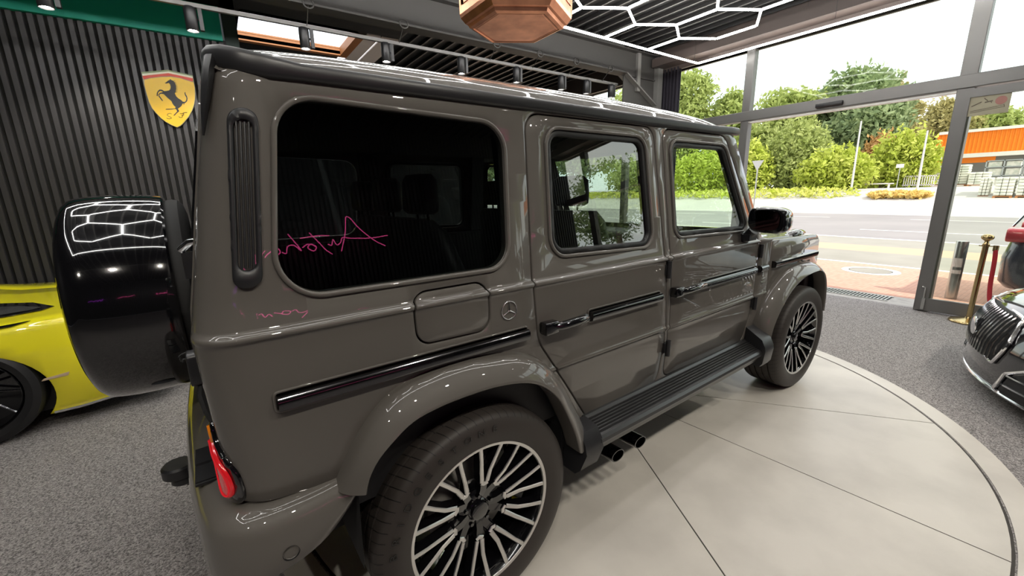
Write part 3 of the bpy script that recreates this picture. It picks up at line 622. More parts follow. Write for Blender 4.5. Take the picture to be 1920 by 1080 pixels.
def rail(s):
    P = []
    for x in (1.905, 1.88, 1.80): P.append((x, s*(.795 if x > 1.9 else .808), 1.838 + (.006 if x < 1.9 else 0)))
    for x in np.linspace(1.6, -.40, 12): P.append((float(x), s*.814, 1.838))
    P += [(-.47, s*.812, 1.842), (-.52, s*.803, 1.849), (-.555, s*.785, 1.856), (-.575, s*.755, 1.860), (-.580, s*.70, 1.866)]
    rs = []
    V = [Vector(p) for p in P]
    for k, p in enumerate(V):
        t = (V[min(k+1, len(V)-1)] - V[max(k-1, 0)]).normalized(); o_ = Vector((t.y, -t.x, 0)).normalized() * (1 if s < 0 else -1)
        o_ = -o_ if o_.y * s < 0 and abs(t.x) > .5 else o_
        if abs(t.x) <= .5: o_ = Vector((-1, 0, 0)) if abs(t.x) < .3 else o_
        if k > len(V) - 6: hh = .028
        else: hh = .0215
        if k in (0,): hh = .012
        rs.append([p + o_ * (math.copysign(abs(math.cos(a))**.7, math.cos(a)) * .016) + Vector((0, 0, math.copysign(abs(math.sin(a))**.7, math.sin(a)) * hh)) for a in np.linspace(0, 2*PI, 17)[:-1]])
    return MB().rings(rs, True).out('roof_gutter', BLACKS, car, True, 60)
rail(-1); rail(1)
for s in (-1, 1):
    MB().rings([[(x + a*w_*.6, s*(y_ + b_*w_), z) for a, b_ in ((1, 0), (.7, .7), (0, 1), (-.7, .7), (-1, 0), (-.7, -.7), (0, -1), (.7, -.7))] for x, y_, z, w_ in ((-.578, .755, 1.862, .026), (-.588, .772, 1.83, .024), (-.598, .778, 1.79, .020), (-.612, .783, 1.73, .012), (-.622, .786, 1.68, .004))], True).out('gutter_end', BLACKS, car, True, 60)
# tail gate with its frame, black seal and glass
def backface(hw0, hw1, z0, z1, q0, q1, nm, m):
    zs_ = list(np.linspace(z0, z1, 12)); rr = []
    for z in zs_:
        h = hw0 + (hw1 - hw0) * (z - z0) / (z1 - z0); c = .05 * max(0, 1 - min(z - z0, z1 - z) / .05) ** 2
        rr.append([(xr(z) + q0, -h + c, z), (xr(z) + q1, -h + c + .006, z), (xr(z) + q1, h - c - .006, z), (xr(z) + q0, h - c, z)])
    return MB().rings(rr, True).out(nm, m, car, True, 30)
backface(.72, .70, .79, 1.82, .01, -.004, 'tailgate', PAINT)
backface(.56, .54, 1.33, 1.76, -.003, -.010, 'rear_window', BLACKG)
for hz in (1.36, 1.02):
    MB().rbox((-.755, .56, hz - .02), (-.70, .66, hz + .03), .01, 3, 0).out('tailgate_hinge', BLACKG, car, True, 50)
b = MB(); b.tube([(-.66, -.66, 1.43), (-.69, -.65, 1.425), (-.712, -.63, 1.405)], .010, 8); b.box((-.712, -.66, 1.33), (-.68, -.63, 1.40)); b.out('wiper_pivot', CHROME, car, True, 50)
b = MB(); b.rbox((-.744, -.72, 1.05), (-.69, -.66, 1.14), .012, 3, 0); b.out('tailgate_latch', BLACKS, car, True, 50)
b = MB(); b.tube([(-.722, -.70, 1.05), (-.728, -.71, 1.02), (-.722, -.73, .98), (-.712, -.74, .95)], .009, 8); b.out('latch_cable', BLACKM, car, True)
# inner box: floor, bulkheads, headliner, door cards, pillars
b = MB(); b.box((-.66, -.80, .56), (2.2, .80, .66)); b.out('cabin_floor', BLACKM, car)
b = MB(); b.box((-.56, -.765, 1.80), (1.80, .765, 1.83)); b.out('headlining', LINER, car)
b = MB()
for s in (-1, 1):
    a, c = sorted((s*.80, s*.855))
    b.box((-.60, a, .6), (.22, c, 1.25)); b.box((.22, a, .6), (1.14, c, 1.245)); b.box((1.14, a, .6), (2.15, c, 1.255))
    for x0, x1 in ((.215, .34), (1.055, 1.16)):
        b.add([(x0, s*.855, 1.25), (x1, s*.855, 1.25), (x1, s*.79, 1.83), (x0, s*.79, 1.83), (x0, s*.80, 1.25), (x1, s*.80, 1.25), (x1, s*.74, 1.83), (x0, s*.74, 1.83)], [(0,1,2,3), (4,5,6,7), (0,3,7,4), (1,2,6,5)])
    b.out('cabin_trim', LEATHER, car); b = MB()
b = MB(); b.box((-.68, -.75, .7), (-.62, .75, 1.28)); b.box((2.0, -.8, .6), (2.18, .8, 1.17)); b.out('cabin_bulkhead', BLACKM, car)
MB().rbox((1.80, -.80, 1.10), (2.17, .80, 1.235), .05, 4, 1).out('dashboard', LEATHER, car, True, 50)
MB().rings([[(1.80 - q, -.62 + .045*math.cos(t), 1.19 + .045*math.sin(t)) for t in np.linspace(0, 2*PI, 25)[:-1]] for q in (0, .012)], True).out('air_nozzle', DCHROME, car, True, 40)
MB().tube([(1.60 + .06*math.sin(t), .37 + .185*math.cos(t), 1.14 + .175*math.sin(t)) for t in np.linspace(0, 2*PI, 33)[:-1]], .014, 8, True).tube([(1.62, .37, 1.14), (1.85, .37, 1.10)], .03, 8).box((1.60, .30, 1.09), (1.63, .44, 1.18)).out('steering_wheel', LEATHER, car, True, 60)
def seat(x, y, w_, lean=.10):
    st = MB(); st.rbox((x - .05, y - w_/2, .82), (x + .48, y + w_/2, .96), .05, 4, 1)
    o = st.out('seat', LEATHER, car, True, 50)
    rs = []
    for z, t, ww, dx in ((.86, .14, .46, 0), (1.0, .15, .50, -.015), (1.2, .13, .50, -.05), (1.38, .10, .44, -.085), (1.43, .06, .36, -.095)):
        rs.append([(x + dx + t/2*math.copysign(abs(math.cos(a))**.6, math.cos(a)), y + w_*ww/.5/2*math.copysign(abs(math.sin(a))**.5, math.sin(a)), z) for a in np.linspace(0, 2*PI, 25)[:-1]])
    MB().rings(rs, True).out('seat_back', LEATHER, o, True, 60)
    for hy in ([y] if w_ < .8 else [y - .38, y, y + .38]):
        h = MB().tube([(x - .095, hy - .05, 1.40), (x - .10, hy - .05, 1.50)], .006, 6).tube([(x - .095, hy + .05, 1.40), (x - .10, hy + .05, 1.50)], .006, 6)
        rs = [[(x - .105 + .045*k*math.copysign(abs(math.cos(a))**.6, math.cos(a)), hy + .125*k*math.copysign(abs(math.sin(a))**.6, math.sin(a)), z) for a in np.linspace(0, 2*PI, 25)[:-1]] for z, k in ((1.455, .75), (1.47, .97), (1.52, 1), (1.59, .95), (1.615, .7))]
        h.rings(rs, True).out('headrest', LEATHER, o, True, 60)
seat(1.10, -.36, .50); seat(1.10, .36, .50); seat(.20, 0, 1.25)
# windscreen, hood, nose
MB().add([(1.80, -.775, 1.83), (1.80, .775, 1.83), (2.175, .83, 1.225), (2.175, -.83, 1.225), (1.86, -.70, 1.785), (1.86, .70, 1.785), (2.135, .75, 1.27), (2.135, -.75, 1.27)],
    [(0,1,5,4), (1,2,6,5), (2,3,7,6), (3,0,4,7)]).out('windscreen_frame', PAINT, car)
MB().add([(1.852, -.70, 1.785), (1.852, .70, 1.785), (2.130, .75, 1.27), (2.130, -.75, 1.27)], [(0,1,2,3)]).out('windscreen', GLASSF, car)
MB().rings([[(x, -.815, 1.145), (x, -.80, 1.168 + dz), (x, -.74, 1.176 + dz), (x, -.70, 1.19 + dz), (x, 0, 1.20 + dz), (x, .70, 1.19 + dz), (x, .74, 1.176 + dz), (x, .80, 1.168 + dz), (x, .815, 1.145), (x, .8, 1.0), (x, -.8, 1.0)] for x, dz in ((2.16, .025), (2.3, .022), (2.7, .012), (3.0, .0), (3.13, -.02), (3.17, -.05))], True).out('bonnet', PAINT, car, True, 40)
for s in (-1, 1):
    MB().rings([[(x, s*(.775 + hw*math.cos(t)), 1.165 + hh*math.sin(t)) for t in np.linspace(0, PI, 13)] for x, hw, hh in ((2.88, .01, .008), (2.93, .040, .030), (3.03, .05, .044), (3.12, .045, .035), (3.15, .02, .01))], True).out('indicator_pod', DCHROME, car, True, 40)
MB().rbox((3.13, -.86, .62), (3.20, .86, 1.10), .05, 4, 0).out('front_panel', PAINT, car, True, 50)
g_ = MB().rbox((3.19, -.42, .74), (3.22, .42, 1.05), .03, 3, 0).out('radiator_grille', BLACKG, car, True)
for k in range(13): MB().box((3.22, -.37 + k*.06, .77), (3.23, -.355 + k*.06, 1.02)).out('grille_bar', CHROME, g_)
for s in (-1, 1): MB().lathe([(0, .03), (.08, .025), (.10, .01), (.105, -.01)], (3.20, s*.62, .92), 0, 32).out('headlight', CHROME, car, True)
MB().rbox((3.08, -.80, .38), (3.32, .80, .66), .06, 4, 1).out('front_bumper', PAINT, car, True, 50)
MB().box((-.68, -.60, .34), (3.1, .60, .565)).out('underbody', BLACKM, car)
# star emblem on the rear pillar
ex, ez, er = .168, 1.128, .0325
em = MB().tube([(ex + er*math.cos(t), -.899, ez + er*math.sin(t)) for t in np.linspace(0, 2*PI, 41)[:-1]], .0022, 6, True)
for a in (PI/2, PI/2 + 2*PI/3, PI/2 + 4*PI/3): em.tube([(ex, -.900, ez), (ex + er*math.cos(a), -.899, ez + er*math.sin(a))], [.0032, .0010], 6)
em.out('star_emblem', CHROME, car, True, 80)
# rear bumper
path = [(-.395, .925, .745, .700), (-.43, .935, .745, .665), (-.50, .945, .742, .605), (-.57, .950, .742, .575), (-.64, .948, .742, .558), (-.70, .930, .742, .53), (-.742, .900, .740, .49), (-.770, .855, .738, .455), (-.785, .79, .736, .43), (-.797, .70, .735, .42), (-.815, .45, .735, .415), (-.825, .0, .735, .415)]
def sect(full):
    rs = []; P = [Vector((p[0], -p[1])) for p in full]
    for k, p in enumerate(full):
        t = (P[min(k+1, len(P)-1)] - P[max(k-1, 0)]).normalized(); n_ = Vector((-t.y, t.x)); 
        if k == 0: n_ = Vector((0, -1))
        if k == len(P)-1: n_ = Vector((0, 1))
        if n_.dot(P[k] - Vector((-.3, 0))) < 0: n_ = -n_
        zt, zb = p[2], p[3]; h = zt - zb; ring = []
        for o_, z in ((-.16, zt + .012), (-.065, zt + .004), (-.040, zt - .004), (-.020, zt - .016), (-.008, zt - .034), (0, zt - .06 if h > .1 else zt - h*.5), (0, zb + min(.05, h*.3)), (-.004, zb + .012), (-.016, zb), (-.09, zb - .01), (-.16, zb)):
            q = P[k] + n_ * o_; ring.append((q.x, q.y, z))
        rs.append(ring)
    return rs
full = path + [(x, -y, a, b_) for x, y, a, b_ in path[-2::-1]]
fx = smoothpath(full, 110)
bump = MB().rings(sect([tuple(q) for q in fx]), True).out('rear_bumper', PAINT, car, True, 45)
for y0, y1 in ((-.66, -.57), (-.555, -.46), (.46, .555), (.57, .66)): MB().box((-.785, y0, .735), (-.735, y1, .745)).out('step_pad', BLACKS, bump)
MB().box((-.785, -.672, .737), (-.72, -.665, .7435)).out('bumper_seam', BLACKM, bump)
for sy in (-1, 1):
    MB().lathe([(0, .003), (.014, .003), (.016, .001), (.017, -.002)], (-.60, sy*.9505, .622), 1, 24).out('parking_sensor', PAINT, bump, True)
    MB().lathe([(.0165, .0016), (.019, .0022), (.0205, -.002)], (-.60, sy*.9505, .622), 1, 24).out('sensor_ring', BLACKS, bump, True)
b = MB(); b.lathe([(0, .02), (.05, .02), (.058, .012), (.058, -.025), (.05, -.03), (0, -.03)], (-.885, .0, .46), 2, 28); b.lathe([(0, -.03), (.04, -.03), (.045, -.06), (.03, -.07), (0, -.07)], (-.875, .0, .46), 2, 28); b.box((-.87, -.02, .38), (-.82, .02, .44)); b.out('tow_socket', BLACKS, car, True, 40)
# tail lamps wrapped round the rear corners
TL = smoothpath([(-.795, .965), (-.777, .965), (-.757, .928), (-.724, .896), (-.698, .866), (-.684, .842), (-.677, .80), (-.682, .768), (-.705, .752), (-.74, .753), (-.77, .765), (-.79, .80), (-.803, .87), (-.803, .93)], 60)
TL = [tuple(p) for p in TL]
TLi = smoothpath([(-.788, .922), (-.774, .912), (-.745, .888), (-.717, .862), (-.702, .835), (-.699, .80), (-.712, .776), (-.74, .768), (-.768, .785), (-.785, .82), (-.795, .87)], 50); TLi = [tuple(p) for p in TLi]
TLa = [(-.790, .960), (-.781, .962), (-.770, .935), (-.778, .905), (-.786, .915)]
for s in (-1, 1):
    t_ = panel('tail_lamp', BLACKG, TL[::-1], [], side_map(s, .009), car, .015, .004, np.arange(.77, .96, .015), COLS, .01)
    panel('lamp_lens', RED, TLi[::-1], [], side_map(s, .018), t_, .008, .003, np.arange(.77, .96, .015), COLS, .01)
    panel('amber_lens', AMBER, TLa[::-1], [], side_map(s, .015), t_, .008, .002, [], COLS, .01)
    lp = offset(TLi, -.008); MB().tube([side_map(s, .019)(a, b_, 0) for a, b_ in lp], .0018, 6, True).out('light_guide', emis('red_glow', (1, .03, .04), .5), t_, True)
TYRE0 = mat('spare_rubber', (.006, .006, .006), .75)
# spare wheel and its gloss cover
spx, spy, spz = -.725, 0.0, 1.195
cv = [(0, -.308), (.22, -.307), (.28, -.304), (.315, -.298), (.335, -.289), (.347, -.277), (.3535, -.262), (.358, -.235), (.3615, -.20), (.363, -.155), (.3625, -.11), (.360, -.06), (.356, -.036), (.350, -.030), (.33, -.030), (0, -.06)]
spare = MB().lathe(cv, (spx, spy, spz), 0, 96).out('spare_wheel_cover', BLACKG, car, True, 35)
MB().lathe([(.20, .02), (.29, .03), (.325, .022), (.340, .008), (.343, -.01), (.340, -.026), (.335, -.035), (.2, -.035)], (spx, spy, spz), 0, 96).out('spare_tire', TYRE0, spare, True, 35)
MB().box((-.77, -.16, 1.05), (-.70, .16, 1.34)).out('spare_carrier', BLACKM, spare)

# wheels
def tyre_mat():
    m = mat('tyre_rubber', (.030, .0245, .0215), .55); n = m.node_tree; b = n.nodes['Principled BSDF']
    t = n.nodes.new('ShaderNodeTexCoord'); sp = n.nodes.new('ShaderNodeSeparateXYZ'); n.links.new(t.outputs['Object'], sp.inputs[0])
    at = n.nodes.new('ShaderNodeMath'); at.operation = 'ARCTAN2'; n.links.new(sp.outputs['Z'], at.inputs[0]); n.links.new(sp.outputs['X'], at.inputs[1])
    ab = n.nodes.new('ShaderNodeMath'); ab.operation = 'ABSOLUTE'; n.links.new(sp.outputs['Y'], ab.inputs[0])
    # curved sipes: phase shifts with distance from the shoulder
    k = n.nodes.new('ShaderNodeMath'); k.operation = 'MULTIPLY_ADD'; k.inputs[1].default_value = 72 / (2*PI); n.links.new(at.outputs[0], k.inputs[0])
    y2 = n.nodes.new('ShaderNodeMath'); y2.operation = 'MULTIPLY'; y2.inputs[1].default_value = 10; n.links.new(ab.outputs[0], y2.inputs[0]); n.links.new(y2.outputs[0], k.inputs[2])
    fr = n.nodes.new('ShaderNodeMath'); fr.operation = 'FRACT'; n.links.new(k.outputs[0], fr.inputs[0])
    ls = n.nodes.new('ShaderNodeMath'); ls.operation = 'LESS_THAN'; ls.inputs[1].default_value = .09; n.links.new(fr.outputs[0], ls.inputs[0])
    # radius mask: tread only
    ln = n.nodes.new('ShaderNodeVectorMath'); ln.operation = 'LENGTH'; cb = n.nodes.new('ShaderNodeCombineXYZ'); n.links.new(sp.outputs['X'], cb.inputs[0]); n.links.new(sp.outputs['Z'], cb.inputs[1]); n.links.new(cb.outputs[0], ln.inputs[0])
    gt = n.nodes.new('ShaderNodeMath'); gt.operation = 'GREATER_THAN'; gt.inputs[1].default_value = .3765; n.links.new(ln.outputs['Value'], gt.inputs[0])
    mu = n.nodes.new('ShaderNodeMath'); mu.operation = 'MULTIPLY'; n.links.new(ls.outputs[0], mu.inputs[0]); n.links.new(gt.outputs[0], mu.inputs[1])
    bp = n.nodes.new('ShaderNodeBump'); bp.invert = True; bp.inputs['Strength'].default_value = 1; bp.inputs['Distance'].default_value = .006; n.links.new(mu.outputs[0], bp.inputs['Height']); n.links.new(bp.outputs[0], b.inputs['Normal'])
    mx = n.nodes.new('ShaderNodeMix'); mx.data_type = 'RGBA'; mx.inputs['A'].default_value = (.030, .0245, .0215, 1); mx.inputs['B'].default_value = (.001, .001, .001, 1); n.links.new(mu.outputs[0], mx.inputs['Factor']); n.links.new(mx.outputs['Result'], b.inputs['Base Color'])
    return m
TYRE = tyre_mat()
LETTER = mat('raised_rubber', (.018, .017, .016), .22)
def tyre_profile(rim_r, R_, w2):   # half profile from inner bead to the outer bead, h positive = outer side
    o = [(rim_r - .012, -w2*.86), (rim_r + .012, -w2*.93), (rim_r + .05, -w2), (R_ - .045, -w2*.985), (R_ - .022, -w2*.94), (R_ - .009, -w2*.86), (R_ - .003, -w2*.74)]
    for g0 in (-.52, -.20, .13, .46):
        o += [(R_ - .001, w2*g0), (R_ - .009, w2*(g0 + .012)), (R_ - .009, w2*(g0 + .072)), (R_ - .0005, w2*(g0 + .085))]
    o += [(R_ - .003, w2*.74), (R_ - .009, w2*.86), (R_ - .022, w2*.94), (R_ - .045, w2*.985), (R_ - .062, w2*.998), (rim_r + .034, w2*.995), (rim_r + .026, w2*.975), (rim_r + .008, w2*.955), (rim_r + .002, w2*.93), (rim_r - .012, w2*.86)]
    return o
def make_wheel(letters):
    # built about the origin, outer side towards -y
    tyre = MB().lathe([(r, -h) for r, h in tyre_profile(.284, .399, .145)], (0, 0, 0), 1, 128).out('tire', TYRE, None, True, 30)
    if letters:
        def arc(word, a0, a1, size, rad):
            n = len(word)
            for k, ch in enumerate(word):
                v, f = text_mb(ch, size); a = a0 + (a1 - a0) * k / (n - 1); b = MB()
                ca, sa = math.cos(a), math.sin(a)
                er = Vector((ca, 0, sa)); et = Vector((sa, 0, -ca)); vv = []
                for x, y, z in v: vv.append(Vector((0, -.1462, 0)) + er * (rad + y) + et * x * 1.15)
                b.add(vv, f); o = b.out('tire_lettering', LETTER, tyre)
                md = o.modifiers.new('raise', 'SOLIDIFY'); md.thickness = .0022; md.offset = 0
        arc('BRIDGESTONE', math.radians(171), math.radians(83), .034, .347)
    rim = MB().lathe([(.262, .12), (.275, .125), (.272, .10), (.250, .06), (.250, -.06), (.262, -.10), (.268, -.118), (.272, -.128), (.284, -.1335), (.2885, -.132), (.289, -.120), (.284, -.10)], (0, 0, 0), 1, 96).out('wheel_rim', BLACKG, None, True, 30)
    MB().lathe([(.2735, -.1300), (.2745, -.1325), (.2850, -.1350), (.2885, -.1335), (.2885, -.1310)], (0, 0, 0), 1, 96).out('rim_edge', SILVER, rim, True, 30)
    MB().lathe([(0, -.086), (.030, -.088), (.038, -.084), (.043, -.078), (.060, -.076), (.075, -.068), (.085, -.04), (.085, 0), (0, 0)], (0, 0, 0), 1, 48).out('hub', BLACKG, rim, True, 30)
    MB().lathe([(0, -.098), (.024, -.100), (.034, -.096), (.037, -.088), (.037, -.08)], (0, 0, 0), 1, 40).out('hub_cap', BLACKG, rim, True, 30)
    for k in range(5):
        a = k*2*PI/5 + .3; MB().lathe([(0, -.090), (.007, -.090), (.008, -.078)], (.056*math.cos(a), 0, .056*math.sin(a)), 1, 10).out('wheel_bolt', DCHROME, rim, True, 30)
    def bar(pts, hw, hz0, hz1, b):
        # pts (angle, radius, y) centre line; flat bar of half width hw; from face y to y+hz
        rs = []; P = [Vector((r*math.cos(a), y, r*math.sin(a))) for a, r, y in pts]
        for i, p in enumerate(P):
            t = P[min(i+1, len(P)-1)] - P[max(i-1, 0)]; t.y = 0; t.normalize(); n_ = Vector((-t.z, 0, t.x)); h_ = hw[i] if isinstance(hw, list) else hw
            rs.append([p - n_*h_ + Vector((0, hz0, 0)), p + n_*h_ + Vector((0, hz0, 0)), p + n_*(h_+.003) + Vector((0, hz1, 0)), p - n_*(h_+.003) + Vector((0, hz1, 0))])
        b.rings(rs, True)
    NS = 10
    for k in range(NS):
        a = 2*PI*k/NS + math.radians(10); b = MB(); fb = MB(); dx = math.radians(9.2); di = math.radians(5.2); tw = math.radians(3 if k % 2 else -3)
        for sg in (-1, 1):
            pts = [(a + tw + sg*di*1.0, .118, -.098), (a + sg*di*1.2, .17, -.110), (a + sg*dx*.86, .225, -.121), (a + sg*dx, .276, -.129)]
            bar(pts, [.0075, .0068, .0062, .0062], .0, .040, b); bar(pts, [.0064, .0056, .0050, .0056], -.0018, .001, fb)
        pts = [(a + tw - di*1.35, .115, -.097), (a + tw, .108, -.096), (a + tw + di*1.35, .115, -.097)]
        bar(pts, .009, 0, .035, b); bar(pts, .0062, -.0018, .001, fb)
        pts = [(a + tw*2.2 + (math.radians(9) if k % 2 else math.radians(-9))*.7, .045, -.080), (a + tw*1.6 + (math.radians(5) if k % 2 else math.radians(-5))*.5, .08, -.088), (a + tw, .112, -.094)]
        bar(pts, [.016, .0135, .013], 0, .03, b)
        b.out('spoke', BLACKG, rim, True, 35); fb.out('spoke_face', SILVER, rim)
    disc = MB().lathe([(.06, -.02), (.175, -.02), (.175, .01), (.06, .01)], (0, 0, 0), 1, 64).out('brake_disc', mat('disc_steel', (.30, .29, .28), .35, 1), None, True, 30)
    cal = MB().lathe([(.125, -.045), (.20, -.045), (.20, .04), (.125, .04)], (0, 0, 0), 1, 12, True, math.radians(150), math.radians(215)).out('brake_caliper', BLACKG, None, True, 30)
    return [tyre, rim, disc, cal]
ws = make_wheel(True)
def kids(o): return [x for x in bpy.data.objects if x.parent == o]
def put(parts, x, y, rz=0, ry=0, letters=False, first=False):
    for p in parts:
        q = p
        if not first:
            q = p.copy(); col.objects.link(q)
            for ch in kids(p):
                if ch.name.startswith('tire_lettering') and not letters: continue
                c2 = ch.copy(); col.objects.link(c2); c2.parent = q
        q.parent = car; q.location = (x, y, .399); q.rotation_euler = (0, ry, rz)
put(ws, 0, -.823, 0, 0, True, True)
put(ws, 2.89, -.823, math.radians(-2), .9)
put(ws, 0, .823, PI); put(ws, 2.89, .823, PI - math.radians(2))

# ================================================================== yellow sports car behind the spare wheel
yc = thing('sports_car', 'bright yellow low sports car partly hidden behind the black spare wheel', 'car', (-2.9, 2.85, 0))
YX0, YX1 = -5.2, -.93
def ycar(x, v, d):
    ysd = float(np.interp(x, [-5.2, -4.4, -3.4, -2.1, -1.6, -1.35, -1.15, -1.02, -.93], [2.0, 1.92, 1.95, 1.84, 1.88, 1.96, 2.08, 2.22, 2.42]))
    zs = float(np.interp(x, [-5.2, -4.6, -3.4, -2.1, -1.6, -1.2, -.93], [.5, .60, .70, .78, .80, .78, .72]))
    zt = float(np.interp(x, [-5.2, -4.6, -4.0, -3.2, -2.6, -2.0, -1.5, -1.1, -.93], [.55, .74, .98, 1.06, 1.0, .865, .845, .83, .79]))
    zb = float(np.interp(x, [-5.2, -1.6, -1.2, -.93], [.12, .12, .13, .20]))
    vs = .70
    if v <= vs:
        t = v / vs; z = zb + (zs - .06 - zb) * t; y = ysd + .07*(1-t)**2 - .035*math.sin(t*PI)*(1 if x < -1.1 else .5)
        return (x, y + d, z)
    t = (v - vs); k = min(t / .22, 1.0); a = k * PI/2
    y1 = ysd + .10*math.sin(a)*1.0 if k < 1 else ysd + .10; z1 = zs - .06 + .07*(1 - math.cos(a)) if k < 1 else zs + .01
    y1 = ysd + .12*(1 - math.cos(a)); z1 = zs - .06 + .06*math.sin(a)
    if k < 1: return (x, y1 + d*.7, z1 - d*.7)
    t2 = (t - .22) / .9; return (x, y1 + (2.86 - y1) * t2, z1 + (zt - z1) * math.sin(t2*PI/2) - d)
arch_y = [(-2.08 + .385*math.cos(a), .205 + .385*math.sin(a)) for a in np.linspace(-.62, PI + .62, 34)]
arch_f = [(-4.55 + .37*math.cos(a), .205 + .37*math.sin(a)) for a in np.linspace(-.62, PI + .62, 34)]
outl = [(YX1, 0), (YX1, 1.82), (YX0, 1.82), (YX0, 0)] + arch_f[::-1] + arch_y[::-1]
rws = list(np.arange(.05, .70, .07)) + [.70, .73, .76, .79, .82, .86, .90, .93, 1.0, 1.1, 1.25, 1.4, 1.6]; cls = list(np.arange(-5.1, -1.7, .15)) + list(np.arange(-1.7, -.93, .035))
def far(x, v, d): p = ycar(x, v, d); return (p[0], 5.72 - p[1], p[2])
for nm, f_ in (('body_side', ycar), ('body_side', far)):
    o = panel(nm, YELLOW, outl, [], f_, None, .03, .003, rws, cls, .05, 60); o.parent = yc; o.matrix_parent_inverse = yc.matrix_world.inverted() if 0 else Matrix.Translation((2.9, -2.85, 0))
def yp(o): o.parent = yc; o.matrix_parent_inverse = Matrix.Translation((2.9, -2.85, 0)); return o
def dark(poly, nm, m, push=.006, dd=.004):
    return yp(panel(nm, m, poly, [], lambda x, v, d: tuple(Vector(ycar(x, v, 0)) + Vector((0, -push + d, (push - d)*1.2))), None, dd, 0, rws, cls, .03, 60))
dark([(-1.66, 1.10), (-1.71, 1.03), (-1.95, .99), (-2.45, 1.0), (-3.3, 1.02), (-3.3, 1.5), (-2.3, 1.5), (-1.80, 1.28)], 'window', BLACKG)
dark([(-1.72, 1.10), (-1.78, 1.06), (-1.98, 1.03), (-2.3, 1.04), (-2.2, 1.36), (-1.85, 1.20)], 'rear_screen', mat('grey_screen', (.06, .06, .06), .35), .012)
dark([(-1.72, .82), (-1.80, .775), (-1.97, .770), (-1.95, .80)], 'side_vent', BLACKG)
dark([(-1.60, .315), (-1.72, .30), (-1.735, .285), (-1.61, .29)], 'side_marker', mat('cream_reflector', (.8, .62, .42), .3), .008)
dark([(-1.27, .57), (-1.40, .55), (-1.27, .55)], 'panel_crease', BLACKG)
b = MB(); P = [ycar(x, 0, 0) for x in np.linspace(-1.74, -.93, 26)]
b.rings([[(p[0] + .0, p[1] - .012, p[2] - .012), (p[0], p[1] + .03, p[2] - .012), (p[0], p[1] + .03, p[2] + .004), (p[0], p[1] - .012, p[2] + .004)] for p in P], True); yp(b.out('lower_trim', CHROME))
yp(MB().box((-1.05, 2.3, .16), (-.90, 3.42, .45)).box((-5.0, 2.0, .12), (-1.1, 3.7, .30)).out('diffuser', BLACKM))
yp(MB().add([ycar(YX1, 0, 0), ycar(YX1, .7, 0), ycar(YX1, .9, 0), ycar(YX1, 1.8, 0), far(YX1, .9, 0), far(YX1, .7, 0), far(YX1, 0, 0)], [(0,1,2,3,4,5,6)]).out('rear_panel', YELLOW))
for x, y in ((-2.08, 1.90), (-4.55, 1.92), (-2.08, 3.80), (-4.55, 3.78)):
    sg = -1 if y < 2.8 else 1
    t = yp(MB().lathe([(.25, sg*.02), (.262, sg*.055), (.30, sg*.07), (.335, sg*.05), (.345, sg*.02), (.345, -sg*.18), (.30, -sg*.22), (.25, -sg*.2)], (x, y, .345), 1, 72).out('tire', RUBBER, None, True, 40))
    r_ = yp(MB().lathe([(.252, sg*.045), (.246, sg*.05), (.24, sg*.03), (.23, -sg*.12), (0, -sg*.13)], (x, y, .345), 1, 64).out('wheel_rim', BLACKG, None, True, 40))
    for k in range(10):
        a = 2*PI*k/10; MB().tube([(x + .04*math.cos(a), y - (-sg)*.0 + sg*.01, .345 + .04*math.sin(a)), (x + .15*math.cos(a + .12), y + sg*.035, .345 + .15*math.sin(a + .12)), (x + .245*math.cos(a), y + sg*.045, .345 + .245*math.sin(a))], .008, 6).out('spoke', DCHROME if k % 2 else BLACKG, r_, True)
    MB().lathe([(0, sg*.03), (.04, sg*.03), (.05, sg*.0)], (x, y, .345), 1, 24).out('hub_cap', BLACKG, r_, True)

# ================================================================== black car on the right
bc = thing('black_car', 'glossy black car with a chrome slatted grille at the right edge', 'car', (0, 0, 0))
def bplan(d, dx, z, n=60):          # front half outline in plan, inset d backwards and dx sideways
    o = []
    for k in range(n + 1):
        u = -1 + 2*k/n; x = 4.22 + 1.0*u; yn = -1.60 - .30*min(1, abs(u))**2
        au = abs(u)
        if au > .86: q = (au - .86)/.14; yn -= .38*(1 - math.sqrt(max(0, 1 - q*q)))
        o.append((4.22 + (1.0 - dx)*u, yn - d, z))
    o.append((5.22 - dx, -3.4, z)); o.append((5.22 - dx, -6.0, z)); o.append((3.22 + dx, -6.0, z)); o.append((3.22 + dx, -3.4, z))
    return o
lv = [(.11, .10, .06), (.115, .03, .02), (.15, .0, .01), (.30, .01, 0), (.42, .02, 0), (.50, .05, .0), (.58, .09, .01), (.63, .13, .02), (.66, .17, .03), (.685, .23, .05), (.71, .33, .08), (.745, .50, .12), (.785, .74, .16), (.83, 1.0, .18), (.86, 1.25, .19)]
MB().rings([bplan(d, dx, z) for z, d, dx in lv], True).out('body', BLACKG, bc, True, 50)
MB().rings([bplan(1.35, .22, .85), bplan(1.9, .32, 1.25), bplan(2.3, .40, 1.36), bplan(2.6, .5, 1.38)], True).out('cabin', BLACKG, bc, True, 50)
def bn(u, z, off=.0):
    yn = -1.60 - .30*abs(u)**2
    if abs(u) > .86: q = (abs(u) - .86)/.14; yn -= .38*(1 - math.sqrt(max(0, 1 - min(q, 1)**2)))
    d = float(np.interp(z, [l[0] for l in lv], [l[1] for l in lv])); return (4.22 + 1.0*u, yn - d + off, z)
def bpatch(poly, nm, m, off, par=bc, dd=.01):
    return panel(nm, m, poly, [], lambda u, z, d: bn(u, z, off - d), par, dd, .002, np.arange(.12, .7, .03), np.arange(-1, 1, .04), .03, 60)
GR = roundpoly([(-.40, .30, .03), (.40, .30, .03), (.47, .44, .08), (.36, .625, .06), (-.36, .625, .06), (-.47, .44, .08)], 8)
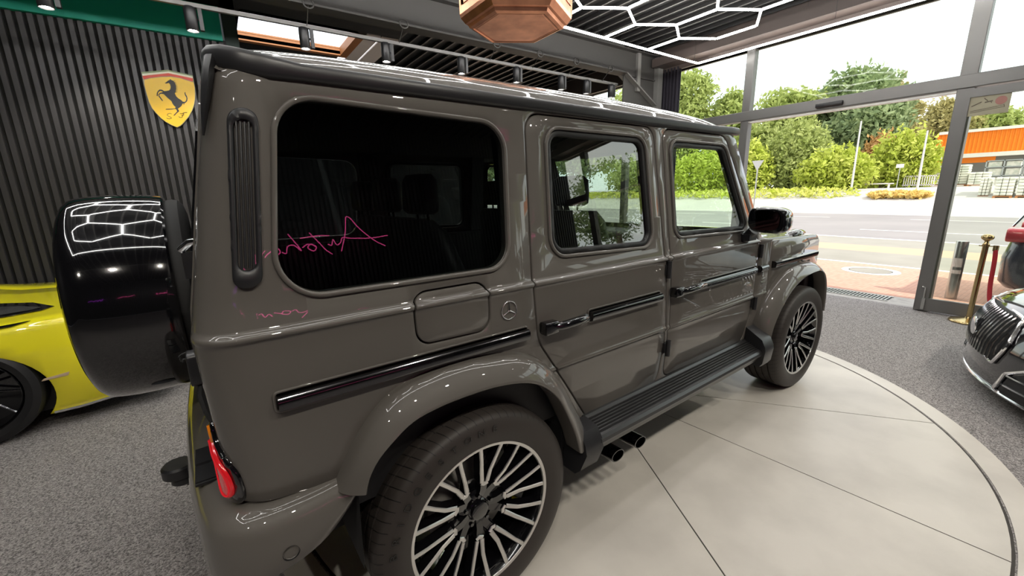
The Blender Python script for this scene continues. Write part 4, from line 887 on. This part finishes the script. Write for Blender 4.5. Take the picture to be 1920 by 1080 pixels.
g_ = bpatch(GR, 'grille', BLACKM, .006)
MB().tube([bn(a, z, .012) for a, z in GR], .012, 8, True).out('grille_frame', CHROME, g_, True)
for k in range(17):
    u = -.40 + .05*k; zt = .615 - max(0, abs(u) - .33)*1.4; zb = .31 + max(0, abs(u) - .36)*1.2
    MB().tube([bn(u, z, .018) for z in np.linspace(zb, zt, 8)], .0085, 6).out('grille_bar', CHROME, g_, True)
MB().lathe([(0, .012), (.05, .010), (.065, .006), (.07, 0)], (4.22, -1.595, .46), 1, 32).out('round_badge', CHROME, g_, True)
for s in (-1, 1):
    def q(L_): 
        L2 = [(s*a, z) for a, z in L_]; return L2 if s > 0 else L2[::-1]
    hl = bpatch(roundpoly([(a, z, .03) for a, z in q([(.56, .50), (.80, .475), (.955, .50), (.965, .57), (.86, .615), (.62, .585)])], 5), 'headlight', mat('lamp_glass', (.16, .16, .15), .05, .3, 1), .010)
    MB().tube([bn(a, z, .018) for a, z in roundpoly([(a, z, .03) for a, z in q([(.60, .52), (.80, .495), (.94, .52), (.945, .555), (.86, .59), (.64, .565)])], 5)], .006, 6, True).out('lamp_ring', CHROME, hl, True)
    for hu in (.70, .84): MB().lathe([(0, .01), (.028, .02), (.034, .024), (.038, 0)], Vector(bn(s*hu, .54, .0)), 1, 20).out('lamp_bowl', CHROME, hl, True)
    it = bpatch(roundpoly([(a, z, .03) for a, z in q([(.50, .135), (.74, .125), (.90, .16), (.92, .33), (.78, .40), (.56, .27)])], 6), 'air_intake', BLACKM, .004)
    MB().tube([bn(a, z, .012) for a, z in roundpoly([(a, z, .03) for a, z in q([(.48, .125), (.74, .115), (.915, .15), (.935, .335), (.78, .42), (.54, .28)])], 6)], .011, 8, True).out('intake_frame', CHROME, it, True)
    for z in (.20, .27): MB().tube([bn(s*a, z + .02*(a - .5), .012) for a in np.linspace(.56, .90, 12)], .009, 6).out('intake_fin', CHROME, it, True)
MB().tube([bn(u, .125, .012) for u in np.linspace(-.95, .95, 60)], .013, 8).out('front_lip', CHROME, bc, True)
for uu in (-.42, -.30): MB().tube([bn(uu*1.0 + (z - .62)*.3, z, .006) for z in np.linspace(.635, .84, 16)], .006, 6).out('bonnet_crease', BLACKG, bc, True)
for x, y in ((3.32, -2.55), (5.12, -2.55), (3.32, -5.2), (5.12, -5.2)):
    t = MB().lathe([(.24, -.10), (.26, -.12), (.33, -.10), (.345, -.05), (.345, .05), (.33, .10), (.26, .12), (.24, .1)], (x, y, .345), 0, 48).out('tire', RUBBER, bc, True)
    MB().lathe([(0, .11), (.05, .11), (.20, .09), (.245, .10), (.245, -.10), (.2, -.09), (0, -.1)], (x, y, .345), 0, 36).out('wheel_rim', DCHROME, bc, True)

_r = math.radians(16); _P = Vector((4.22, -1.60, 0)); _Q = Vector((4.05, -1.605, 0)); bc.rotation_euler = (0, 0, _r); bc.location = _Q - Matrix.Rotation(_r, 3, 'Z') @ _P
# ================================================================== brass stanchion with red rope
stn = thing('rope_stanchion', 'brass barrier post with round base and ball top by the glass door', 'barrier post', (6.13, -1.345, 0))
MB().lathe([(0, .0), (.158, .0), (.160, .010), (.150, .022), (.09, .034), (.035, .045), (.030, .06), (0, .06)], n=56).out('base', BRASS, stn, True, 35)
MB().lathe([(.024, .05), (.024, .86), (.030, .865), (.030, .875), (.024, .88), (.020, .89), (.016, .91), (.024, .925), (.0, .93)], n=32).out('post', BRASS, stn, True, 35)
MB().lathe([(.014, .90), (.022, .915), (.042, .93), (.050, .945), (.048, .962), (.036, .975), (.018, .983), (0, .985)], n=32).out('ball_top', BRASS, stn, True, 50)
MB().tube([(.0, -.02, .855), (0, -.06, .858), (0, -.075, .845)], .006, 6).tube([(0, .02, .855), (0, .05, .858)], .006, 6).out('rope_ring', BRASS, stn, True)
b = MB(); P = smoothpath([(6.13, -1.42, .835), (6.10, -1.435, .70), (6.03, -1.455, .42), (5.95, -1.50, .26), (5.80, -1.62, .20), (5.55, -1.80, .26), (5.35, -1.95, .50), (5.28, -2.02, .835)], 60); b.tube(P, .019, 10)
rp_ = tag(b.out('velvet_rope', ROPE, None, True), 'dark red velvet rope hanging from the brass barrier post', 'rope')
MB().lathe([(0, .03), (.022, .03), (.022, -.03), (0, -.03)], (6.13, -1.42, .84), 2, 16).out('rope_end', BRASS, rp_, True)

# ================================================================== street side
def brick_mat():
    m = mat('red_paving', (.5, .3, .24), .85); n = m.node_tree; b = n.nodes['Principled BSDF']
    t = n.nodes.new('ShaderNodeTexCoord'); br = n.nodes.new('ShaderNodeTexBrick'); br.inputs['Scale'].default_value = 5; br.inputs['Mortar Size'].default_value = .012
    br.inputs['Color1'].default_value = (.60, .34, .25, 1); br.inputs['Color2'].default_value = (.54, .29, .21, 1); br.inputs['Mortar'].default_value = (.40, .24, .19, 1)
    n.links.new(t.outputs['Object'], br.inputs['Vector']); n.links.new(br.outputs['Color'], b.inputs['Base Color']); return m
BRK = brick_mat(); BRK2 = mat('pinkish_paving', (.56, .36, .25), .9, noise=(3, (.52, .33, .23), .3, .7)); PAV = mat('grey_paving', (.33, .305, .26), .9, noise=(1.2, (.28, .26, .22), .3, .7))
ASPH = mat('asphalt', (.29, .265, .255), .85, noise=(.35, (.24, .22, .215), .35, .7)); LIGHTA = mat('pale_asphalt', (.52, .49, .45), .9, noise=(.3, (.45, .42, .38), .3, .7)); LINE = mat('road_paint', (.80, .77, .72), .8)
THR = mat('threshold_stone', (.42, .40, .37), .7, noise=(9, (.33, .31, .29), .4, .65))
def ground(name, x0, x1, z, m, y0=-60, y1=120): return struct(MB().add([(x0, y0, z), (x1, y0, z), (x1, y1, z), (x0, y1, z)], [(0,1,2,3)]).out(name, m))
struct(MB().box((XW + .05, YR - 3, -.13), (7.02, 10.5, -.012)).out('ground_threshold', THR))
ground('ground_paving', 7.02, 9.9, -.02, BRK); ground('ground_kerb', 9.9, 10.0, -.018, LINE); ground('ground_path', 10.0, 11.9, -.02, PAV)
ground('ground_cycle_path', 11.9, 13.2, -.02, BRK2); ground('ground_verge_path', 13.2, 15.1, -.02, PAV); ground('ground_gutter', 15.1, 15.25, -.018, LINE)
ground('ground_road', 15.25, 28.2, -.03, ASPH); ground('ground_far_road', 28.2, 31, -.03, LIGHTA)
struct(MB().add([(31, -60, -.03), (31, 120, -.03), (37, -60, 1.25), (37, 120, 1.25), (140, -60, 1.6), (140, 120, 1.6)], [(0,1,3,2), (2,3,5,4)]).out('ground_yard', LIGHTA))
ln_ = MB()
for x, y0, y1 in ((18.1, -30, 60), (24.5, -30, 60)):
    y = y0
    while y < y1: ln_.add([(x, y, -.026), (x + .14, y, -.026), (x + .14, y + 3, -.026), (x, y + 3, -.026)], [(0,1,2,3)]); y += 6
ln_.add([(27.9, -60, -.026), (28.05, -60, -.026), (28.05, 120, -.026), (27.9, 120, -.026)], [(0,1,2,3)])
struct(ln_.out('ground_markings', LINE))
g = thing('drain_grate', 'steel drain grating in the pale stone threshold', 'grate', (6.78, 0, -.012))
MB().box((-.15, -.52, 0), (.15, 2.5, .002)).out('grate_bed', BLACKM, g)
b = MB(); 
for k in range(75): b.box((-.14, -.50 + .04*k, .002), (.14, -.486 + .04*k, .008))
b.box((-.15, -.53, .001), (-.13, 2.5, .009)).box((.13, -.53, .001), (.15, 2.5, .009)); b.out('grate_bars', INOX, g)
m_ = thing('manhole_cover', 'round manhole cover with pale ring in the red paving', 'manhole cover', (9.08, .30, -.02))
MB().lathe([(0, .006), (.30, .006), (.30, 0)], n=40).out('lid', PAV, m_); MB().lathe([(.30, .007), (.315, .007)], n=40).out('dark_rim', BLACKS, m_); MB().lathe([(.316, .005), (.42, .005), (.42, 0)], n=40).out('stone_ring', LINE, m_)
o = tag(MB().lathe([(0, .0), (.062, 0), (.062, .77), (.058, .785), (0, .79)], (7.5, -.99, -.02), 2, 32).out('bollard', INOX, None, True, 35), 'round stainless steel bollard just outside the glass door', 'bollard')
MB().add([(7.5 + .0635*math.cos(a), -.99 + .0635*math.sin(a), z) for z in (.42, .54) for a in np.linspace(PI*.75, PI*1.25, 8)], [(i, i+1, 9+i, 8+i) for i in range(7)]).out('bollard_label', WHITEP, o)
MB().add([(7.5 + .0635*math.cos(a), -.99 + .0635*math.sin(a), z) for z in (.33, .38) for a in np.linspace(PI*.70, PI*1.28, 8)], [(i, i+1, 9+i, 8+i) for i in range(7)]).out('bollard_label', WHITEP, o)
# dark car parked outside
oc = thing('parked_car', 'dark blue-grey hatchback parked on the red paving outside the glass door', 'car', (0, 0, 0))
OCP = mat('blue_grey_paint', (.035, .038, .055), .25, 0, 1)
rs = []
for z, d, ix in ((.22, .06, .04), (.30, 0, 0), (.60, -.01, 0), (.78, .03, .01), (.86, .07, .03)):
    rs.append(roundpoly([(7.30 + ix, -1.36 - d, .22), (7.30 + ix, -5.6, .3), (9.05 - ix, -5.6, .3), (9.05 - ix, -1.36 - d, .22)][::-1], 6)); rs[-1] = [(a, b_, z) for a, b_ in rs[-1]]
MB().rings(rs, True).out('body', OCP, oc, True, 50)
rs = []
for z, d, ix in ((.86, .05, .06), (1.05, .16, .12), (1.22, .34, .20), (1.36, .55, .28), (1.42, .75, .36)):
    rs.append([(a, b_, z) for a, b_ in roundpoly([(7.30 + ix, -1.36 - d, .18), (7.30 + ix, -4.2 + d, .2), (9.05 - ix, -4.2 + d, .2), (9.05 - ix, -1.36 - d, .18)][::-1], 6)])
MB().rings(rs, True).out('cabin', mat('car_glass', (.09, .10, .11), .1, 0, 1), oc, True, 50)
for x in (7.29, 8.72): MB().rbox((x, -1.62, .80), (x + .34, -1.36, .97), .06, 3, 1).out('tail_lamp', mat('tail_red', (.45, .03, .05), .3, 0, 1), oc, True)
MB().tube([(7.34, -1.40, .99), (7.40, -1.46, 1.12), (7.48, -1.62, 1.27), (7.56, -1.85, 1.36)], .012, 6).out('roof_strip', CHROME, oc, True)
for x in (7.38, 8.9):
    for y in (-2.1, -4.8): MB().lathe([(0, .1), (.2, .1), (.31, .08), (.32, 0), (.31, -.08), (0, -.1)], (x, y, .30), 0, 32).out('tire', RUBBER, oc, True)
# foliage
def leafm(name, c, c2):
    m = bpy.data.materials.new(name); m.use_nodes = True; n = m.node_tree; b = n.nodes['Principled BSDF']; b.inputs['Roughness'].default_value = .6; b.inputs['Specular IOR Level'].default_value = .2
    t = n.nodes.new('ShaderNodeTexCoord'); z = n.nodes.new('ShaderNodeTexNoise'); z.inputs['Scale'].default_value = 1.3; z.inputs['Detail'].default_value = 5
    r = n.nodes.new('ShaderNodeValToRGB'); r.color_ramp.elements[0].position = .35; r.color_ramp.elements[1].position = .65; r.color_ramp.elements[0].color = (*c, 1); r.color_ramp.elements[1].color = (*c2, 1)
    n.links.new(t.outputs['Object'], z.inputs['Vector']); n.links.new(z.outputs['Fac'], r.inputs[0]); n.links.new(r.outputs[0], b.inputs['Base Color'])
    tr_ = n.nodes.new('ShaderNodeBsdfTranslucent'); n.links.new(r.outputs[0], tr_.inputs[0]); mx = n.nodes.new('ShaderNodeMixShader'); mx.inputs[0].default_value = .35
    n.links.new(b.outputs[0], mx.inputs[1]); n.links.new(tr_.outputs[0], mx.inputs[2]); n.links.new(mx.outputs[0], n.nodes['Material Output'].inputs[0]); return m
LF = [leafm('leaf_green', (.30, .36, .10), (.50, .55, .20)), leafm('leaf_deep', (.19, .26, .12), (.36, .43, .21)), leafm('leaf_lime', (.42, .50, .06), (.58, .62, .14)), leafm('leaf_brown', (.34, .30, .12), (.50, .46, .20)), leafm('leaf_rust', (.50, .26, .10), (.60, .40, .16))]
BARK = mat('bark', (.16, .12, .08), .9)
rng = np.random.RandomState(3)
def foliage(blobs, n, size, m, parent=None, nm='foliage', origin=(0, 0, 0)):
    tot = sum(a*b_*c for (_, _, _, a, b_, c) in [(*x[:3], *x[3:]) for x in blobs]); v = []; f = []
    wts = np.array([(x[3]*x[4] + x[4]*x[5] + x[3]*x[5]) for x in blobs]); wts /= wts.sum(); ids = rng.choice(len(blobs), n, p=wts)
    for i in ids:
        x, y, z, a, b_, c = blobs[i]; d = rng.randn(3); d /= np.linalg.norm(d); rr = .62 + .42*rng.rand()**.6
        rr *= 1 + .16*math.sin(d[0]*7 + i*2) * math.sin(d[2]*6 + i) + .10*math.sin(d[1]*13 + i)
        p = np.array([x + a*d[0]*rr, y + b_*d[1]*rr, z + c*d[2]*rr]) - np.array(origin)
        e1 = rng.randn(3) + d*.2; e1 /= np.linalg.norm(e1); e2 = np.cross(e1, rng.randn(3)); e2 /= np.linalg.norm(e2); s = size*(.6 + .8*rng.rand())
        k = len(v); v += [p - e1*s, p + e2*s*.45, p + e1*s, p - e2*s*.45]; f.append((k, k+1, k+2, k+3))
    me = bpy.data.meshes.new(nm); me.from_pydata([tuple(q) for q in v], [], f); me.update(); me.materials.append(m)
    o = bpy.data.objects.new(nm, me); col.objects.link(o); o.parent = parent; return o
def tree(x, y, zb, h, w_, m, label, n=5200, group='trees behind the road', size=.26, d_=None):
    t = thing('tree', label, 'tree', (x, y, zb), 0, group); bl = []
    for k in range(11):
        fz = rng.rand(); rr = w_*.5*(.35 + .3*rng.rand()); sp = w_*.5*(1 - .75*abs(fz - .35))*.75
        bl.append(((rng.rand() - .5)*2*sp*.6, (rng.rand() - .5)*2*sp, h*(.30 + .60*fz), rr, rr, rr*.85))
    bl.append((0, 0, h*.5, w_*.36, w_*.36, h*.40)); bl.append((0, 0, h*.85, w_*.18, w_*.2, h*.16))
    foliage(bl, n, size, m, t); 
    foliage([(a + .5, b_, c, r*.72, s*.72, q*.72) for a, b_, c, r, s, q in bl], n//2, size*1.6, m, t, 'inner_foliage')
    MB().tube([(0, 0, -.3), (.1, .1, h*.3), (0, -.1, h*.7)], [w_*.035 + .05, w_*.025 + .04, .05], 8).out('trunk', BARK, t, True)
    return t
T = [(46, 29.5, 1.5, 13.0, 8.0, 0, 'tall yellow-green tree at the left end of the row by the curtain'), (48, 24.3, 1.5, 10.6, 6.5, 0, 'green tree just left of the second window post'), (52, 20.2, 1.5, 9.6, 6.0, 1, 'green tree right of the second window post'),
     (46, 17.6, 1.5, 8.6, 7.0, 0, 'broad yellow-green tree behind the hedge'), (50, 14.4, 1.5, 10.8, 6.5, 1, 'tallest dark green tree in the middle of the opening'), (47, 11.6, 1.4, 9.4, 5.6, 1, 'dark green tree behind the left lamp pole'),
     (53, 11.4, 1.4, 9.6, 4.6, 3, 'brownish green tree right of the middle'), (79, 13.0, 1.4, 11.0, 7.5, 3, 'olive tree beside the orange building'), (80, 8.0, 1.6, 8.2, 7.0, 0, 'green tree rising behind the orange building'), (84, 4.0, 1.6, 7.8, 7.0, 1, 'dark tree tops over the orange building roof'),
     (44, 36.0, 1.5, 13.0, 9.0, 0, 'large tree seen behind the vehicle windows'), (44, 44.0, 1.5, 12.0, 9.0, 1, 'large dark tree seen through the rear door window'), (44, 54.0, 1.5, 13.0, 10.0, 0, 'large tree beyond the rear bay glazing'), (42, 66.0, 1.5, 13.0, 11.0, 1, 'far left tree beyond the rear bay glazing')]
T += [(44, -24, 1.5, 11, 9, 0, 'tree down the street to the right, mirrored in the rear door window'), (47, -36, 1.5, 13, 11, 1, 'second tree down the street to the right, mirrored in the rear door window'), (44, -50, 1.5, 13, 12, 0, 'third tree down the street to the right'), (50, -68, 1.5, 15, 14, 1, 'farthest tree down the street to the right'), (80, -13, 1.5, 9, 8, 0, 'low tree right of the orange building')]
for x, y, zb, h, w_, mi, lb in T: tree(x, y, zb, h, w_*1.12, LF[mi], lb, 6500)
for x, y, w_, h, mi, lb in ((37.5, 16.6, 3.0, 4.2, 2, 'lime green bush behind the small road sign'), (39, 13.6, 3.8, 6.0, 0, 'large round green bush left of the lamp pole'), (37.5, 10.3, 3.6, 3.1, 2, 'lime green ivy hedge left of the lamp pole'), (43, 9.2, 2.2, 4.2, 4, 'rust coloured shrub behind the lamp pole'), (41, 7.3, 3.2, 4.2, 2, 'yellow-green shrub right of the lamp pole'), (37.5, 21, 5.0, 4.0, 2, 'lime hedge seen through the front door window'), (37.5, 28, 6.0, 4.0, 0, 'green hedge seen through the front door window')):
    t = thing('bush', lb, 'bush', (x, y, 1.25), 0, 'bushes at the verge')
    foliage([(0, 0, h*.45, w_*.45, w_*.55, h*.55), (0, w_*.3, h*.35, w_*.35, w_*.4, h*.42), (0, -w_*.3, h*.38, w_*.35, w_*.4, h*.42)], 3600, .17, LF[mi], t); foliage([(.3, 0, h*.4, w_*.35, w_*.5, h*.45)], 1200, .3, LF[mi], t, 'inner_foliage')
v_ = foliage([(35.5, 12 + k*2.2, 1.0, 1.6, 1.8, .40) for k in range(-1, 20)], 9000, .16, leafm('grass_green', (.48, .56, .06), (.72, .70, .22)), None, 'verge_grass'); tag(v_, 'long yellow-green grass along the far roadside', 'grass', kind='stuff')
v_ = foliage([(41, 4.3 + .9*k, 1.42, .7, .6, .22) for k in range(3)], 1600, .15, leafm('dry_grass', (.72, .52, .16), (.80, .64, .26)), None, 'dry_grass'); v_.location = (-6.5, .55, -.55); tag(v_, 'strip of dry yellow grass on the traffic island', 'grass', kind='stuff')
# lamp poles, sign, fence
for x, y, z0, z1, lb in ((36, 8.66, 1.2, 5.75, 'pale grey lamp pole in front of the rust coloured shrub'), (36, 5.25, 1.2, 4.7, 'pale grey lamp pole left of the orange building')):
    tag(MB().tube([(x, y, z0), (x, y + .03, z1)], [.07, .045], 10).out('lamp_pole', mat('pole_grey', (.55, .53, .50), .6), None, True), lb, 'pole')
sg = thing('road_sign', 'small triangular road sign seen from behind before the lime bush', 'road sign', (20, 7.6, -.03)); MB().tube([(0, 0, 0), (0, 0, 2.75)], .03, 8).out('sign_post', INOX, sg); MB().prism([(-.26, .2), (.26, .2), (0, -.25)], Matrix.Translation((-.04, 0, 2.55)) @ Matrix.Rotation(-PI/2, 4, 'Y') @ Matrix.Rotation(-PI/2, 4, 'Z'), .01).out('sign_plate', mat('sign_back', (.45, .44, .42), .5), sg)
sg = thing('street_sign', 'small pale sign on a post in front of the white fence', 'road sign', (38, 6.72, 1.2)); MB().tube([(0, 0, 0), (0, 0, 1.55)], .03, 8).out('sign_post', INOX, sg); MB().box((-.05, -.20, 1.4), (-.02, .20, 1.65)).out('sign_plate', WHITEP, sg)
fn = thing('white_fence', 'low white railing fence beside the stacked pallets', 'fence', (40, 5.2, 1.25)); b = MB().box((0, 0, .75), (.06, 1.7, .82)).box((0, 0, .15), (.06, 1.7, .20))
for k in range(14): b.box((0, .05 + k*.12, .1), (.05, .09 + k*.12, .8))
b.out('railing', WHITEP, fn)
bs = thing('barrier_beam', 'pale horizontal barrier rail at the edge of the verge', 'barrier', (38, 6.9, 1.25)); MB().box((0, 0, .28), (.1, 2.0, .36)).box((0, .2, 0), (.1, .3, .3)).box((0, 1.6, 0), (.1, 1.7, .3)).out('rail', WHITEP, bs)
o = tag(MB().rbox((41, 8.1, 1.2), (42, 9.3, 3.2), .05, 2, 2).out('brick_pillar', mat('old_brick', (.42, .27, .22), .9, noise=(2, (.50, .38, .33), .4, .6)), None), 'weathered pinkish brick wall stub between the shrubs', 'wall')
# orange building
bd = thing('orange_building', 'long low commercial building with orange corrugated cladding', 'building', (60, 0, 1.5))
ORG = mat('orange_cladding', (.85, .21, .005), .6)
P = []; y = -14.0
while y < 9.0: P += [(y, 0), (y + .10, 0), (y + .14, -.05), (y + .24, -.05), (y + .28, 0)]; y += .28
n = len(P); MB().add([(d_, a, z) for z in (2.75, 4.75) for a, d_ in P], [(i, i+1, n+i+1, n+i) for i in range(n-1)]).box((.06, -14, 2.7), (.2, 9.0, 4.8)).out('cladding', ORG, bd)
P = []; x = 0
MB().box((-.15, -14, 4.72), (14, 9.15, 4.98)).out('roof_edge', mat('pale_roof_edge', (.78, .74, .66), .7), bd); MB().box((-.6, -14, 2.35), (.2, 9.35, 2.72)).out('canopy', mat('pale_canopy', (.74, .70, .64), .7), bd)
MB().box((.0, -14, -.2), (.3, 9.0, 2.36)).out('wall', mat('grey_glass_front', (.16, .15, .14), .4), bd); MB().box((-.02, 5.0, 1.85), (.0, 9.0, 2.34)).out('signboard', ORG, bd); MB().box((.1, 8.98, 0), (14, 9.02, 4.8)).out('end_wall', ORG, bd)
# pallets of bags
BAG = mat('white_bags', (.74, .70, .62), .8, noise=(3, (.55, .56, .48), .4, .62))
def pallet(x, y, z, w_, h, label, m=BAG):
    t = thing('bag_pallet', label, 'pallet', (x, y, z), 0, 'pallets of bags before the orange building'); b = MB(); k = 0; zz = .16
    MB().box((0, 0, .0), (1.0, w_, .04)).box((0, 0, .10), (1.0, w_, .14)).box((0, 0, .04), (1.0, .1, .1)).box((0, w_ - .1, .04), (1.0, w_, .1)).out('wooden_pallet', WOODT, t)
    while zz < h:
        nb_ = 3
        for q in range(nb_): b.rbox((.02 + .02*rng.rand(), w_*q/nb_ + .01, zz), (1.0, w_*(q+1)/nb_ - .01, zz + .155), .05, 3, 1)
        zz += .165
    b.out('stacked_bags', m, t, True, 60); return t
pallet(42, 5.25, 1.25, 1.15, 1.5, 'leftmost tall pallet of pale bags before the orange building'); pallet(42, 4.0, 1.25, 1.15, 1.45, 'pallet of pale bags just left of the door post'); pallet(41.5, 2.95, 1.2, .95, .9, 'low pallet of bags right of the door post')
pallet(34.2, 1.10, .62, .70, 1.05, 'front pallet of greenish white bags at right'); pallet(34.2, .25, .62, .75, 1.05, 'front pallet of greenish white bags at the right edge'); pallet(34.6, 2.0, .62, .42, 1.0, 'narrow stack of white bags in the yard')
rk = thing('storage_rack', 'grey steel storage rack with pale goods in the yard', 'rack', (46, 1.3, 1.3)); b = MB()
for y in (0, 1.4, 2.8):
    for x in (0, 1.2): b.box((x, y, 0), (x + .1, y + .1, 3.1))
for z in (1.1, 2.2, 3.0): b.box((0, 0, z), (1.3, 2.9, z + .1))
b.out('rack_frame', mat('rack_steel', (.36, .38, .38), .5), rk)
for y, z, hh in ((.15, 1.2, .8), (1.5, 1.2, .85), (.2, 2.3, .6), (1.6, 2.3, .65), (.2, .05, .9), (1.6, .05, .9)): MB().rbox((.1, y, z), (1.1, y + 1.1, z + hh), .05, 2, 2).out('wrapped_goods', BAG, rk)
rk.scale = (1, .62, .56); rk.location.y = 2.0
o = tag(MB().rbox((44, .0, 2.75), (45.2, 1.5, 2.98), .05, 2, 2).out('red_tarpaulin', mat('tarp_red', (.75, .12, .12), .7), None), 'red tarpaulin on the goods before the orange building', 'tarpaulin')
